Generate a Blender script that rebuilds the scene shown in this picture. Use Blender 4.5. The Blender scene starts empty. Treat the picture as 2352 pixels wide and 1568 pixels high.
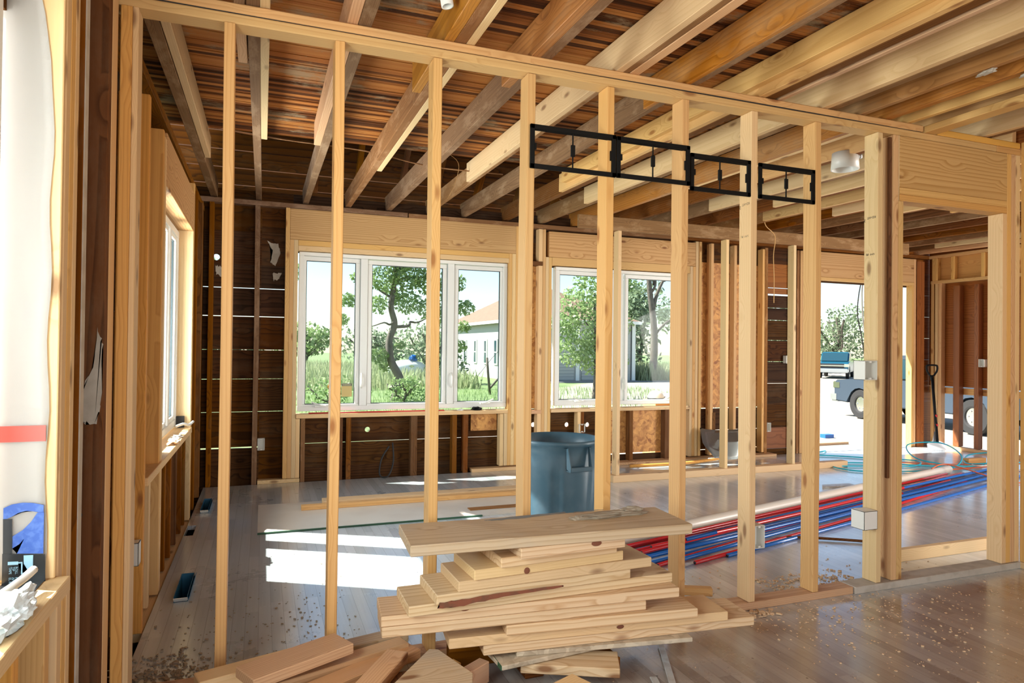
import bpy, bmesh, math, random
from mathutils import Vector, Matrix, noise
R = random.Random(7)
C = bpy.context.scene.collection
PI = math.pi
sc = bpy.context.scene
# ------------------------------------------------------------------ camera
W_, H_ = 2352, 1568
FPX = 1525.4
yaw, pitch, roll = [math.radians(a) for a in (20.58, 0.574, 0.651)]
fwd = Vector((math.sin(yaw)*math.cos(pitch), math.cos(yaw)*math.cos(pitch), math.sin(pitch)))
rt = Vector((math.cos(yaw), -math.sin(yaw), 0)); up = rt.cross(fwd)
r2 = rt*math.cos(roll)+up*math.sin(roll); u2 = -rt*math.sin(roll)+up*math.cos(roll)
cam = bpy.data.cameras.new('camera'); co = bpy.data.objects.new('camera', cam); C.objects.link(co)
cam.sensor_width = 36; cam.lens = FPX/W_*36; cam.clip_start = .05; cam.clip_end = 400
co.matrix_world = Matrix(((r2.x, u2.x, -fwd.x, 0), (r2.y, u2.y, -fwd.y, 0), (r2.z, u2.z, -fwd.z, 1.295), (0, 0, 0, 1)))
sc.camera = co
# ------------------------------------------------------------------ light
SUN_DIR = Vector((.575, -.318, -.754)).normalized()
world = bpy.data.worlds.new('World'); sc.world = world; world.use_nodes = True
wn = world.node_tree; wn.nodes.clear()
bg = wn.nodes.new('ShaderNodeBackground'); wo = wn.nodes.new('ShaderNodeOutputWorld')
sky = wn.nodes.new('ShaderNodeTexSky'); sky.sky_type = 'NISHITA'; sky.sun_disc = False
sky.sun_elevation = math.radians(49); sky.sun_rotation = math.radians(-61); sky.dust_density = .6; sky.air_density = 1.0; sky.altitude = 300
wn.links.new(sky.outputs[0], bg.inputs[0]); wn.links.new(bg.outputs[0], wo.inputs[0])
bg.inputs[1].default_value = .26
sl = bpy.data.lights.new('sun', 'SUN'); so = bpy.data.objects.new('sun', sl); C.objects.link(so)
sl.energy = 18; sl.angle = math.radians(.6); sl.color = (1, .95, .87)
so.rotation_euler = SUN_DIR.to_track_quat('-Z', 'Y').to_euler()
def area(name, loc, direction, sx, sy, power, col):
    l = bpy.data.lights.new(name, 'AREA'); l.shape = 'RECTANGLE'; l.size = sx; l.size_y = sy; l.energy = power; l.color = col
    o = bpy.data.objects.new(name, l); C.objects.link(o); o.location = loc
    o.rotation_euler = Vector(direction).to_track_quat('-Z', 'Z').to_euler(); return o
# fill lamps added to brighten both rooms, set at unseen and at real openings
area('rear_fill', (1.9, -2.4, 1.3), (0.05, 1, .26), 4.2, 2.0, 85, (1, .955, .90))  # added fill from the open rear, in place of unseen windows
area('adjoining_fill', (8.62, 1.2, 1.25), (-1, .45, .28), 2.6, 1.9, 430, (1, .96, .90))  # added fill for the middle room, from an unseen opening
area('middle_left_window_fill', (-1.15, 4.8, 1.3), (1, -.1, .30), 1.2, 1.3, 190, (.97, .98, 1))  # lamp added to strengthen daylight through the middle room's left window
area('left_window_fill', (-.9, 1.1, 1.45), (1, .45, .25), 1.2, 1.5, 88, (1, .98, .95))  # lamp added to strengthen daylight through the near left window
sc.view_settings.view_transform = 'Standard'; sc.view_settings.look = 'None'
sc.view_settings.exposure = 0.0; sc.view_settings.gamma = 1.0; sc.view_settings.use_curve_mapping = False

# ------------------------------------------------------------------ materials
def c3(c): return (c[0], c[1], c[2], 1)
class NT:
    def __init__(s, name):
        s.m = bpy.data.materials.new(name); s.m.use_nodes = True; s.t = s.m.node_tree
        s.b = s.t.nodes['Principled BSDF']; s.out = s.t.nodes['Material Output']
    def n(s, typ, **kw):
        x = s.t.nodes.new('ShaderNode'+typ)
        for k, v in kw.items():
            if k.startswith('i_'):
                k = k[2:]; x.inputs[int(k) if k.isdigit() else k].default_value = v
            else: setattr(x, k, v)
        return x
    def l(s, a, b): s.t.links.new(a, b)
    def math(s, op, a, b=None, c=None, clamp=False):
        x = s.n('Math', operation=op); x.use_clamp = clamp
        for i, v in enumerate((a, b, c)):
            if v is None: continue
            if hasattr(v, 'is_linked') or hasattr(v, 'links'): s.l(v, x.inputs[i])
            else: x.inputs[i].default_value = v
        return x.outputs[0]
    def mix(s, f, a, b, mode='MIX'):
        x = s.n('MixRGB', blend_type=mode)
        for i, v in enumerate((f, a, b)):
            if hasattr(v, 'links'): s.l(v, x.inputs[i])
            else: x.inputs[i].default_value = v if i == 0 else c3(v)
        return x.outputs[0]
    def ramp(s, f, stops):
        x = s.n('ValToRGB'); el = x.color_ramp.elements
        while len(el) < len(stops): el.new(.5)
        for e, (p, c) in zip(el, stops): e.position = p; e.color = c3(c) if hasattr(c, '__len__') else (c, c, c, 1)
        s.l(f, x.inputs[0]); return x.outputs[0]
    def coords(s, scale, rnd=True):
        tc = s.n('TexCoord'); oi = s.n('ObjectInfo'); s.oi = oi
        v = s.n('VectorMath', operation='MULTIPLY_ADD')
        if rnd:
            cb = s.n('CombineXYZ'); s.l(oi.outputs['Random'], cb.inputs[0]); 
            m2 = s.math('FRACT', s.math('MULTIPLY', oi.outputs['Random'], 17.3)); s.l(m2, cb.inputs[1]); s.l(s.math('FRACT', s.math('MULTIPLY', oi.outputs['Random'], 91.7)), cb.inputs[2])
            vv = s.n('VectorMath', operation='MULTIPLY_ADD'); s.l(cb.outputs[0], vv.inputs[0]); vv.inputs[1].default_value = (13, .35, .21); s.l(tc.outputs['Object'], vv.inputs[2]); src = vv.outputs[0]
        else: src = tc.outputs['Object']
        s.src = src
        mp = s.n('VectorMath', operation='MULTIPLY'); s.l(src, mp.inputs[0]); mp.inputs[1].default_value = scale
        return mp.outputs[0]
    def scaled(s, scale):
        mp = s.n('VectorMath', operation='MULTIPLY'); s.l(s.src, mp.inputs[0]); mp.inputs[1].default_value = scale; return mp.outputs[0]
def wood(name, light, dark, ring=30, contrast=.6, knots=.5, rough=.55, knotcol=(.16, .06, .02), stain=None, stainamt=.4, stainscale=4, var=.10, bump=.25, fib=.35, spec=.25):
    t = NT(name); v = t.coords((.07, 1, 1))
    # knots
    vo = t.n('TexVoronoi'); t.l(t.scaled((3.2, 9, 9)), vo.inputs['Vector']); vo.inputs['Scale'].default_value = 1.0
    kd = vo.outputs['Distance']
    kn = t.ramp(kd, [(.07, 1), (.16, 0)]); halo = t.ramp(kd, [(.1, 1), (.42, 0)])
    no = t.n('TexNoise', i_Scale=6.0); no.inputs['Detail'].default_value = 2; t.l(v, no.inputs['Vector'])
    add = t.n('VectorMath', operation='MULTIPLY_ADD'); t.l(no.outputs['Color'], add.inputs[0]); add.inputs[1].default_value = (.05, .05, .05); t.l(v, add.inputs[2])
    add2 = t.n('VectorMath', operation='MULTIPLY_ADD'); cb = t.n('CombineXYZ'); t.l(halo, cb.inputs[1]); t.l(halo, cb.inputs[2]); t.l(cb.outputs[0], add2.inputs[0]); add2.inputs[1].default_value = (0, .022, .022); t.l(add.outputs[0], add2.inputs[2])
    wv = t.n('TexWave', wave_type='RINGS', rings_direction='X', wave_profile='SAW', i_Scale=ring); wv.inputs['Distortion'].default_value = 1.2; wv.inputs['Detail'].default_value = 2; wv.inputs['Detail Scale'].default_value = .6
    t.l(add2.outputs[0], wv.inputs['Vector'])
    rg = t.ramp(wv.outputs['Fac'], [(0, 0), (.55, .25), (.9, 1), (1, .1)])
    fn = t.n('TexNoise', i_Scale=1.0); fn.inputs['Detail'].default_value = 3; t.l(t.scaled((4, 160, 160)), fn.inputs['Vector'])
    f = t.math('ADD', t.math('MULTIPLY', rg, contrast), t.math('MULTIPLY', t.math('SUBTRACT', fn.outputs['Fac'], .45), fib), clamp=True)
    col = t.mix(f, light, dark)
    if stain is not None:
        sn = t.n('TexNoise', i_Scale=stainscale); sn.inputs['Detail'].default_value = 6; sn.inputs['Roughness'].default_value = .7
        t.l(t.scaled((.35, 1, 1)), sn.inputs['Vector'])
        sf = t.ramp(sn.outputs['Fac'], [(.5-.0, 0), (.62, 1)]); col = t.mix(t.math('MULTIPLY', sf, stainamt), col, stain)
    if knots > 0: col = t.mix(t.math('MULTIPLY', kn, knots), col, knotcol)
    hs = t.n('HueSaturation'); t.l(col, hs.inputs['Color'])
    rr = t.math('FRACT', t.math('MULTIPLY', t.oi.outputs['Random'], 37.7))
    t.l(t.math('ADD', t.math('MULTIPLY', rr, var*2), 1-var), hs.inputs['Value'])
    t.l(t.math('ADD', t.math('MULTIPLY', t.oi.outputs['Random'], -.012), .506), hs.inputs['Hue'])
    t.l(t.math('ADD', t.math('MULTIPLY', rr, var*1.2), 1-var*.6), hs.inputs['Saturation'])
    t.l(hs.outputs[0], t.b.inputs['Base Color']); t.b.inputs['Roughness'].default_value = rough; t.b.inputs['Specular IOR Level'].default_value = spec
    bp = t.n('Bump', i_Strength=bump, i_Distance=.002); t.l(fn.outputs['Fac'], bp.inputs['Height']); t.l(bp.outputs[0], t.b.inputs['Normal'])
    return t.m
def plain(name, col, rough=.5, metal=0, noise_amt=0, col2=None, nscale=6, **kw):
    t = NT(name); t.b.inputs['Base Color'].default_value = c3(col); t.b.inputs['Roughness'].default_value = rough; t.b.inputs['Metallic'].default_value = metal
    if noise_amt:
        t.coords((1, 1, 1)); n = t.n('TexNoise', i_Scale=nscale); n.inputs['Detail'].default_value = 5; t.l(t.src, n.inputs['Vector'])
        t.l(t.mix(t.math('MULTIPLY', t.ramp(n.outputs['Fac'], [(.45, 0), (.6, 1)]), noise_amt), col, col2 or tuple(x*.6 for x in col)), t.b.inputs['Base Color'])
    for k, v in kw.items(): t.b.inputs[k.replace('_', ' ')].default_value = v
    return t.m
M = {}
M['pine'] = wood('new_pine', (.70, .42, .165), (.50, .24, .065), ring=26, contrast=.45, knots=.85, knotcol=(.30, .11, .03), var=.08)
M['pine2'] = wood('pale_spruce', (.76, .53, .28), (.58, .35, .14), ring=30, contrast=.35, knots=.8, knotcol=(.22, .10, .04), var=.08)
M['syp'] = wood('southern_pine', (.76, .55, .33), (.54, .31, .14), ring=17, contrast=.75, knots=.9, knotcol=(.24, .09, .03), var=.05)
M['hdr'] = wood('header_pine', (.62, .37, .16), (.40, .19, .055), ring=17, contrast=.75, knots=.9, knotcol=(.2, .07, .02), var=.05)
M['dusty'] = wood('dusty_pine', (.60, .44, .28), (.42, .27, .14), ring=17, contrast=.7, knots=.9, knotcol=(.2, .08, .03), stain=(.45, .40, .33), stainamt=.35, var=.06)
M['fir'] = wood('reddish_fir', (.68, .41, .22), (.46, .22, .09), ring=34, contrast=.55, knots=.8, knotcol=(.2, .06, .02), var=.10)
M['amber'] = wood('amber_pine', (.72, .38, .11), (.48, .20, .04), ring=22, contrast=.5, knots=.7, knotcol=(.2, .06, .02), var=.1)
M['orange'] = wood('old_orange_joist', (.46, .20, .05), (.25, .09, .018), ring=20, contrast=.6, knots=.4, stain=(.40, .38, .26), stainamt=.22, stainscale=2.2, var=.15, rough=.5)
M['oldj'] = wood('rough_sawn_old_joist', (.27, .135, .055), (.11, .048, .018), ring=50, contrast=.5, knots=.2, stain=(.42, .25, .13), stainamt=.6, stainscale=9, var=.18, bump=.7, rough=.85, fib=.8)
M['brown'] = wood('old_brown_stud', (.20, .070, .013), (.050, .016, .0035), ring=24, contrast=.6, knots=.3, stain=(.36, .26, .15), stainamt=.10, stainscale=7, var=.2, rough=.7, spec=.1)
M['darkp'] = wood('old_dark_sheathing', (.080, .031, .009), (.020, .0075, .0025), ring=13, contrast=.8, knots=.6, knotcol=(.02, .008, .004), stain=(.12, .085, .05), stainamt=.2, stainscale=5, var=.3, rough=.7, spec=.12)
M['redb'] = wood('red_brown_sheathing', (.30, .105, .03), (.14, .042, .010), ring=12, contrast=.6, knots=.5, knotcol=(.1, .03, .01), var=.12, rough=.5)
def mat_deck():
    t = NT('ceiling_decking'); t.coords((1, 1, 1), rnd=False)
    sep = t.n('SeparateXYZ'); t.l(t.src, sep.inputs[0])
    idx = t.math('FLOOR', t.math('DIVIDE', sep.outputs[1], .040))
    wn_ = t.n('TexWhiteNoise', noise_dimensions='1D'); t.l(idx, wn_.inputs['W'])
    cb = t.n('CombineXYZ'); t.l(t.math('MULTIPLY', sep.outputs[0], .5), cb.inputs[0]); t.l(t.math('MULTIPLY', sep.outputs[1], 60), cb.inputs[1]); t.l(wn_.outputs['Value'], cb.inputs[2])
    n = t.n('TexNoise', i_Scale=2.0); n.inputs['Detail'].default_value = 5; n.inputs['Roughness'].default_value = .65; t.l(cb.outputs[0], n.inputs['Vector'])
    f = t.math('ADD', t.math('MULTIPLY', wn_.outputs['Value'], .5), t.math('MULTIPLY', n.outputs['Fac'], .6))
    col = t.ramp(f, [(.30, (.035, .011, .004)), (.43, (.15, .045, .010)), (.58, (.36, .12, .025)), (.80, (.46, .19, .05))])
    n2 = t.n('TexNoise', i_Scale=1.3); n2.inputs['Detail'].default_value = 8; n2.inputs['Roughness'].default_value = .72
    cb2 = t.n('CombineXYZ'); t.l(sep.outputs[0], cb2.inputs[0]); t.l(t.math('MULTIPLY', sep.outputs[1], 1.6), cb2.inputs[1]); t.l(cb2.outputs[0], n2.inputs['Vector'])
    w = t.ramp(n2.outputs['Fac'], [(.54, 0), (.62, .75)])
    col = t.mix(w, col, (.30, .22, .13))
    t.l(col, t.b.inputs['Base Color']); t.b.inputs['Roughness'].default_value = .7; t.b.inputs['Specular IOR Level'].default_value = .12
    return t.m
M['deck'] = mat_deck()
def mat_floor():
    t = NT('worn_strip_floor'); t.coords((1, 1, 1), rnd=False)
    sep = t.n('SeparateXYZ'); t.l(t.src, sep.inputs[0]); x, y = sep.outputs[0], sep.outputs[1]
    ix = t.math('FLOOR', t.math('DIVIDE', x, .057))
    w1 = t.n('TexWhiteNoise', noise_dimensions='1D'); t.l(ix, w1.inputs['W'])
    iy = t.math('FLOOR', t.math('ADD', t.math('DIVIDE', y, .9), t.math('MULTIPLY', w1.outputs['Value'], 7)))
    cb = t.n('CombineXYZ'); t.l(ix, cb.inputs[0]); t.l(iy, cb.inputs[1]); w2 = t.n('TexWhiteNoise', noise_dimensions='2D'); t.l(cb.outputs[0], w2.inputs['Vector'])
    cg = t.n('CombineXYZ'); t.l(t.math('MULTIPLY', x, 55), cg.inputs[0]); t.l(t.math('MULTIPLY', y, 1.6), cg.inputs[1]); t.l(t.math('MULTIPLY', w2.outputs['Value'], 9), cg.inputs[2])
    g = t.n('TexNoise', i_Scale=1.2); g.inputs['Detail'].default_value = 5; t.l(cg.outputs[0], g.inputs['Vector'])
    f = t.math('ADD', t.math('MULTIPLY', w2.outputs['Value'], .55), t.math('MULTIPLY', g.outputs['Fac'], .5))
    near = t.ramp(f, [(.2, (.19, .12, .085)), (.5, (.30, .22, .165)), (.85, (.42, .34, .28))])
    far = t.ramp(f, [(.2, (.40, .45, .48)), (.5, (.53, .59, .62)), (.85, (.66, .72, .75))])  # cool blue-white of sky reflections is mixed into this base colour
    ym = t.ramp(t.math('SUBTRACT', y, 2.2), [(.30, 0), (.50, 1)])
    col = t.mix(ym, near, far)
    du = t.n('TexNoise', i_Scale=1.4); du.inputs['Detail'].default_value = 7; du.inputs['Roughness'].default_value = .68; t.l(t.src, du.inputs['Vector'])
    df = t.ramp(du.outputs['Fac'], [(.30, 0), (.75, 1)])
    col = t.mix(t.math('MULTIPLY', df, .5), col, (.52, .55, .56))  # dust patches, their cool tint painted to suggest sky sheen
    # fine sawdust speckles and dark specks
    s1 = t.n('TexVoronoi', i_Scale=60.0); t.l(t.src, s1.inputs['Vector']); sp = t.ramp(s1.outputs['Distance'], [(.07, 1), (.12, 0)])
    s1c = t.ramp(s1.outputs['Color'], [(.72, 0), (.74, 1)])
    col = t.mix(t.math('MULTIPLY', sp, s1c), col, (.62, .45, .30))
    s2 = t.n('TexVoronoi', i_Scale=14.0); t.l(t.src, s2.inputs['Vector']); sp2 = t.ramp(s2.outputs['Distance'], [(.05, 1), (.08, 0)])
    s2c = t.ramp(s2.outputs['Color'], [(.62, 0), (.64, 1)])
    col = t.mix(t.math('MULTIPLY', sp2, s2c), col, (.06, .04, .03))
    # board joints
    e = t.math('ABSOLUTE', t.math('SUBTRACT', t.math('FRACT', t.math('DIVIDE', x, .057)), .5)); ge = t.ramp(e, [(.478, 0), (.495, 1)])
    col = t.mix(t.math('MULTIPLY', ge, .6), col, (.05, .03, .02))
    t.l(col, t.b.inputs['Base Color'])
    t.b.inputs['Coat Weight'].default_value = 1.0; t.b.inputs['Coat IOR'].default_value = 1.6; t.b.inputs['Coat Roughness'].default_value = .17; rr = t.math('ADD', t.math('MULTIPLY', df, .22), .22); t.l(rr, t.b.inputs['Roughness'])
    t.b.inputs['Specular IOR Level'].default_value = .6
    bp = t.n('Bump', i_Strength=.15, i_Distance=.001); t.l(t.math('ADD', g.outputs['Fac'], t.math('MULTIPLY', ge, -1.5)), bp.inputs['Height']); t.l(bp.outputs[0], t.b.inputs['Normal'])
    return t.m
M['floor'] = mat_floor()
def mat_osb(name, a, b):
    t = NT(name); t.coords((1, 1, 1)); vo = t.n('TexVoronoi', i_Scale=22.0); 
    n = t.n('TexNoise', i_Scale=9.0); t.l(t.src, n.inputs['Vector'])
    ad = t.n('VectorMath', operation='MULTIPLY_ADD'); t.l(n.outputs['Color'], ad.inputs[0]); ad.inputs[1].default_value = (.2, .2, .2); t.l(t.src, ad.inputs[2]); t.l(ad.outputs[0], vo.inputs['Vector'])
    n2 = t.n('TexNoise', i_Scale=14.0); n2.inputs['Detail'].default_value = 6; t.l(ad.outputs[0], n2.inputs['Vector'])
    f = t.math('ADD', t.math('MULTIPLY', vo.outputs['Color'], .4), t.math('MULTIPLY', n2.outputs['Fac'], .7))
    col = t.ramp(f, [(.3, b), (.75, a)]); t.l(col, t.b.inputs['Base Color']); t.b.inputs['Roughness'].default_value = .6; return t.m
M['osb'] = mat_osb('strand_board', (.72, .36, .10), (.30, .10, .02))
M['chip'] = mat_osb('chipboard', (.62, .52, .38), (.36, .28, .19))
M['white'] = plain('white_vinyl', (.80, .80, .76), .35)
M['wplastic'] = plain('white_plastic', (.80, .79, .73), .4)
M['black'] = plain('black_plastic', (.003, .003, .003), .6, Specular_IOR_Level=.2)
M['dkgasket'] = plain('dark_gasket', (.03, .045, .05), .5)
M['steel'] = plain('worn_steel', (.58, .58, .56), .4, .2, .4, (.3, .2, .14), 20)
M['alu'] = plain('grey_metal', (.60, .62, .63), .35, .9)
M['redtape'] = plain('red_plastic', (.62, .03, .03), .4)
M['pexred'] = plain('red_pipe', (.60, .025, .03), .25)
M['pexblue'] = plain('blue_pipe', (.015, .13, .46), .25)
M['pvc'] = plain('cream_pvc', (.74, .68, .58), .35)
M['teal'] = plain('teal_hose', (.02, .50, .66), .35)
M['cordor'] = plain('orange_cord', (.75, .16, .06), .5)
M['cordpk'] = plain('pale_twine', (.80, .66, .58), .7)
M['bin'] = plain('blue_grey_bin', (.045, .105, .145), .42, 0, .4, (.12, .18, .22), 5)
M['bluemetal'] = plain('blue_liner', (.02, .13, .24), .4)
M['plaster'] = plain('plaster_remains', (.50, .45, .38), .9, 0, .5, (.35, .3, .24), 15)
M['ply'] = plain('dusty_plywood', (.66, .62, .55), .32, 0, .35, (.55, .48, .40), 3)
M['green'] = plain('green_edge', (.03, .10, .05), .5)
M['ink'] = plain('stamp_ink', (.06, .05, .04), .8)
M['blackvoid'] = plain('dark_subfloor', (.02, .012, .008), .9)
M['sawdust'] = plain('sawdust', (.72, .50, .30), .9)
M['heapdust'] = plain('dust_heap', (.36, .30, .22), .95)  # the dust's own grey-brown colour
M['blk'] = plain('black_rubber', (.02, .02, .02), .7)
M['bark'] = plain('tree_bark', (.13, .11, .09), .9, 0, .6, (.07, .055, .04), 8)
def glassmat():
    t = NT('window_glass'); tr = t.n('BsdfTransparent'); tr.inputs[0].default_value = (.93, .97, .96, 1); gl = t.n('BsdfGlossy', i_Roughness=.03)
    fr = t.n('LayerWeight', i_Blend=.5); mx = t.n('MixShader'); t.l(t.math('ADD', t.math('MULTIPLY', t.math('POWER', fr.outputs['Facing'], 5), .2), .005), mx.inputs[0]); t.l(tr.outputs[0], mx.inputs[1]); t.l(gl.outputs[0], mx.inputs[2]); t.l(mx.outputs[0], t.out.inputs[0]); return t.m
M['glass'] = glassmat()
def leafmat(name, a, b):
    t = NT(name); oi = t.n('ObjectInfo'); tc = t.n('TexCoord'); n = t.n('TexNoise', i_Scale=.9); n.inputs['Detail'].default_value = 4; t.l(tc.outputs['Object'], n.inputs['Vector'])
    wn2 = t.n('TexNoise', i_Scale=9.0); t.l(tc.outputs['Object'], wn2.inputs['Vector'])
    f = t.math('ADD', t.math('MULTIPLY', n.outputs['Fac'], .5), t.math('MULTIPLY', wn2.outputs['Fac'], .5))
    col = t.ramp(f, [(.35, a), (.65, b)]); t.l(col, t.b.inputs['Base Color']); t.b.inputs['Roughness'].default_value = .5
    tl = t.n('BsdfTranslucent'); t.l(col, tl.inputs[0]); mx = t.n('MixShader', i_0=.35); t.l(t.b.outputs[0], mx.inputs[1]); t.l(tl.outputs[0], mx.inputs[2]); t.l(mx.outputs[0], t.out.inputs[0]); return t.m
M['leafA'] = leafmat('leaf_green', (.14, .23, .075), (.33, .43, .18))
M['leafB'] = leafmat('leaf_light', (.17, .28, .09), (.38, .48, .21))
M['leafC'] = leafmat('leaf_grey_green', (.12, .18, .095), (.27, .34, .20))
M['straw'] = leafmat('tall_grass_blades', (.24, .31, .14), (.48, .50, .30))
def groundmat():
    t = NT('yard_ground'); t.coords((1, 1, 1), rnd=False); n = t.n('TexNoise', i_Scale=.5); n.inputs['Detail'].default_value = 8; n.inputs['Roughness'].default_value = .7; t.l(t.src, n.inputs['Vector'])
    g = t.ramp(n.outputs['Fac'], [(.35, (.09, .15, .045)), (.65, (.18, .24, .09))])
    sep = t.n('SeparateXYZ'); t.l(t.src, sep.inputs[0])
    # gravel yard lies to the right of a wavering line
    e = t.math('ADD', t.math('SUBTRACT', sep.outputs[0], t.math('MULTIPLY', sep.outputs[1], .72)), t.math('MULTIPLY', n.outputs['Fac'], 1.5))
    gr = t.ramp(t.math('MULTIPLY', e, .1), [(.18, 0), (.30, 1)])
    fy = t.ramp(t.math('MULTIPLY', sep.outputs[1], .01), [(.30, 1), (.36, 0)])
    n3 = t.n('TexNoise', i_Scale=3.0); n3.inputs['Detail'].default_value = 6; t.l(t.src, n3.inputs['Vector'])
    gc = t.ramp(n3.outputs['Fac'], [(.35, (.26, .24, .19)), (.65, (.36, .33, .27))])
    t.l(t.mix(t.math('MULTIPLY', gr, fy), g, gc), t.b.inputs['Base Color']); t.b.inputs['Roughness'].default_value = .95; return t.m
M['ground'] = groundmat()
def siding():
    t = NT('white_lap_siding'); t.coords((1, 1, 1), rnd=False); sep = t.n('SeparateXYZ'); t.l(t.src, sep.inputs[0])
    e = t.math('FRACT', t.math('DIVIDE', sep.outputs[2], .2)); d = t.ramp(e, [(.0, .55), (.12, 1)])
    t.l(t.mix(d, (.25, .25, .24), (.42, .42, .40)), t.b.inputs['Base Color']); t.b.inputs['Roughness'].default_value = .6; return t.m
M['siding'] = siding()
M['roofb'] = plain('brown_shingles', (.20, .12, .08), .9, 0, .5, (.14, .09, .06), 4)
M['paintblue'] = plain('teal_blue_car_paint', (.01, .12, .20), .2, .3)
M['paintgrey'] = plain('grey_blue_car_paint', (.06, .085, .12), .25, .3)
M['chrome'] = plain('chrome', (.75, .75, .75), .15, 1)
M['carglass'] = plain('tinted_glass', (.015, .05, .07), .12)
M['wrap'] = None
def wrapmat():
    t = NT('house_wrap'); t.b.inputs['Base Color'].default_value = (.72, .72, .71, 1); t.b.inputs['Roughness'].default_value = .45
    tl = t.n('BsdfTranslucent', i_Color=(.8, .8, .78, 1)); mx = t.n('MixShader', i_0=.25); t.l(t.b.outputs[0], mx.inputs[1]); t.l(tl.outputs[0], mx.inputs[2]); t.l(mx.outputs[0], t.out.inputs[0]); return t.m
M['wrap'] = wrapmat()
M['wrapblue'] = plain('blue_print', (.03, .10, .42), .45, 0, .5, (.10, .20, .55), 60)
M['wrapred'] = plain('red_print', (.75, .06, .04), .45)
M['tapeblack'] = plain('black_flashing_tape', (.015, .02, .025), .25)
M['tapeblue'] = plain('light_blue_print', (.30, .55, .72), .4)

# ------------------------------------------------------------------ helpers
ORD = ['first', 'second', 'third', 'fourth', 'fifth', 'sixth', 'seventh', 'eighth', 'ninth', 'tenth', 'eleventh', 'twelfth', 'thirteenth', 'fourteenth', 'fifteenth', 'sixteenth', 'seventeenth', 'eighteenth', 'nineteenth', 'twentieth', 'twenty-first', 'twenty-second', 'twenty-third']
def tag(o, label=None, cat=None, group=None, kind=None):
    if label: o['label'] = label
    if cat: o['category'] = cat
    if group: o['group'] = group
    if kind: o['kind'] = kind
    return o
def link(name, me, mat=None, parent=None, loc=None, smooth=False):
    o = bpy.data.objects.new(name, me); C.objects.link(o)
    if mat is not None: me.materials.append(M[mat] if isinstance(mat, str) else mat)
    if smooth:
        for p in me.polygons: p.use_smooth = True
    if loc is not None: o.location = loc
    if parent is not None: o.parent = parent; o.matrix_parent_inverse = parent.matrix_basis.inverted()
    return o
def empty(name, loc, label=None, cat=None, group=None, kind=None):
    o = bpy.data.objects.new(name, None); C.objects.link(o); o.location = loc; o.empty_display_size = .1
    return tag(o, label, cat, group, kind)
def bm_box(bm, L, W, T, c=(0, 0, 0), bev=.0, mat=None):
    vs = [bm.verts.new((c[0]+sx*L/2, c[1]+sy*W/2, c[2]+sz*T/2)) for sx in (-1, 1) for sy in (-1, 1) for sz in (-1, 1)]
    idx = [(0, 1, 3, 2), (4, 6, 7, 5), (0, 4, 5, 1), (2, 3, 7, 6), (0, 2, 6, 4), (1, 5, 7, 3)]
    fs = [bm.faces.new([vs[i] for i in f]) for f in idx]
    if mat is not None:
        for v in vs: v.co = mat @ v.co
    if bev > 0:
        es = set(e for f in fs for e in f.edges); bmesh.ops.bevel(bm, geom=list(es), offset=bev, segments=1, affect='EDGES')
    return fs
def to_mesh(bm, name):
    bmesh.ops.recalc_face_normals(bm, faces=bm.faces[:]); me = bpy.data.meshes.new(name); bm.to_mesh(me); bm.free(); return me
def box(name, xr, yr, zr, mat, label=None, cat=None, group=None, parent=None, kind=None, bev=.0025, tilt=0, warp=0):
    """a board: its mesh runs along local X, the object is turned so that it fills the given ranges"""
    d = [xr[1]-xr[0], yr[1]-yr[0], zr[1]-zr[0]]; c = Vector(((xr[0]+xr[1])/2, (yr[0]+yr[1])/2, (zr[0]+zr[1])/2))
    ax = max(range(3), key=lambda i: d[i]); bm = bmesh.new()
    if ax == 0: L, Wd, T = d; rot = Matrix.Identity(3)
    elif ax == 1: L, Wd, T = d[1], d[0], d[2]; rot = Matrix(((0, -1, 0), (1, 0, 0), (0, 0, 1)))
    else: L, Wd, T = d[2], d[1], d[0]; rot = Matrix(((0, 0, -1), (0, 1, 0), (1, 0, 0)))
    b = min(bev, min(d)*.2); bm_box(bm, L, Wd, T, bev=b)
    if warp:
        ph = R.random()*6
        bmesh.ops.subdivide_edges(bm, edges=[e for e in bm.edges if abs((e.verts[0].co-e.verts[1].co).x) > L*.8], cuts=5)
        for v in bm.verts:
            v.co.y += warp*math.sin(v.co.x*1.6+ph); v.co.z += warp*.6*math.sin(v.co.x*2.3+ph*2)
    me = to_mesh(bm, name); o = link(name, me, mat, parent, c)
    o.rotation_euler = (rot @ Matrix.Rotation(0, 3, 'X')).to_euler()
    if tilt:
        m = (Matrix.Rotation(tilt, 3, 'X') @ rot) if ax == 1 else rot
        o.rotation_euler = m.to_euler()
    return tag(o, label, cat, group, kind)
def boxes_mesh(name, boxes, mat, parent=None, bev=0, **kw):
    bm = bmesh.new()
    x0 = boxes[0]; c = Vector(((x0[0]+x0[1])/2, (x0[2]+x0[3])/2, (x0[4]+x0[5])/2))
    if kw.get('origin') is not None: c = Vector(kw['origin'])
    for b in boxes:
        bm_box(bm, b[1]-b[0], b[3]-b[2], b[5]-b[4], ((b[0]+b[1])/2-c.x, (b[2]+b[3])/2-c.y, (b[4]+b[5])/2-c.z), bev)
    o = link(name, to_mesh(bm, name), mat, parent, c); return tag(o, kw.get('label'), kw.get('cat'), kw.get('group'), kw.get('kind'))
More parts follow.
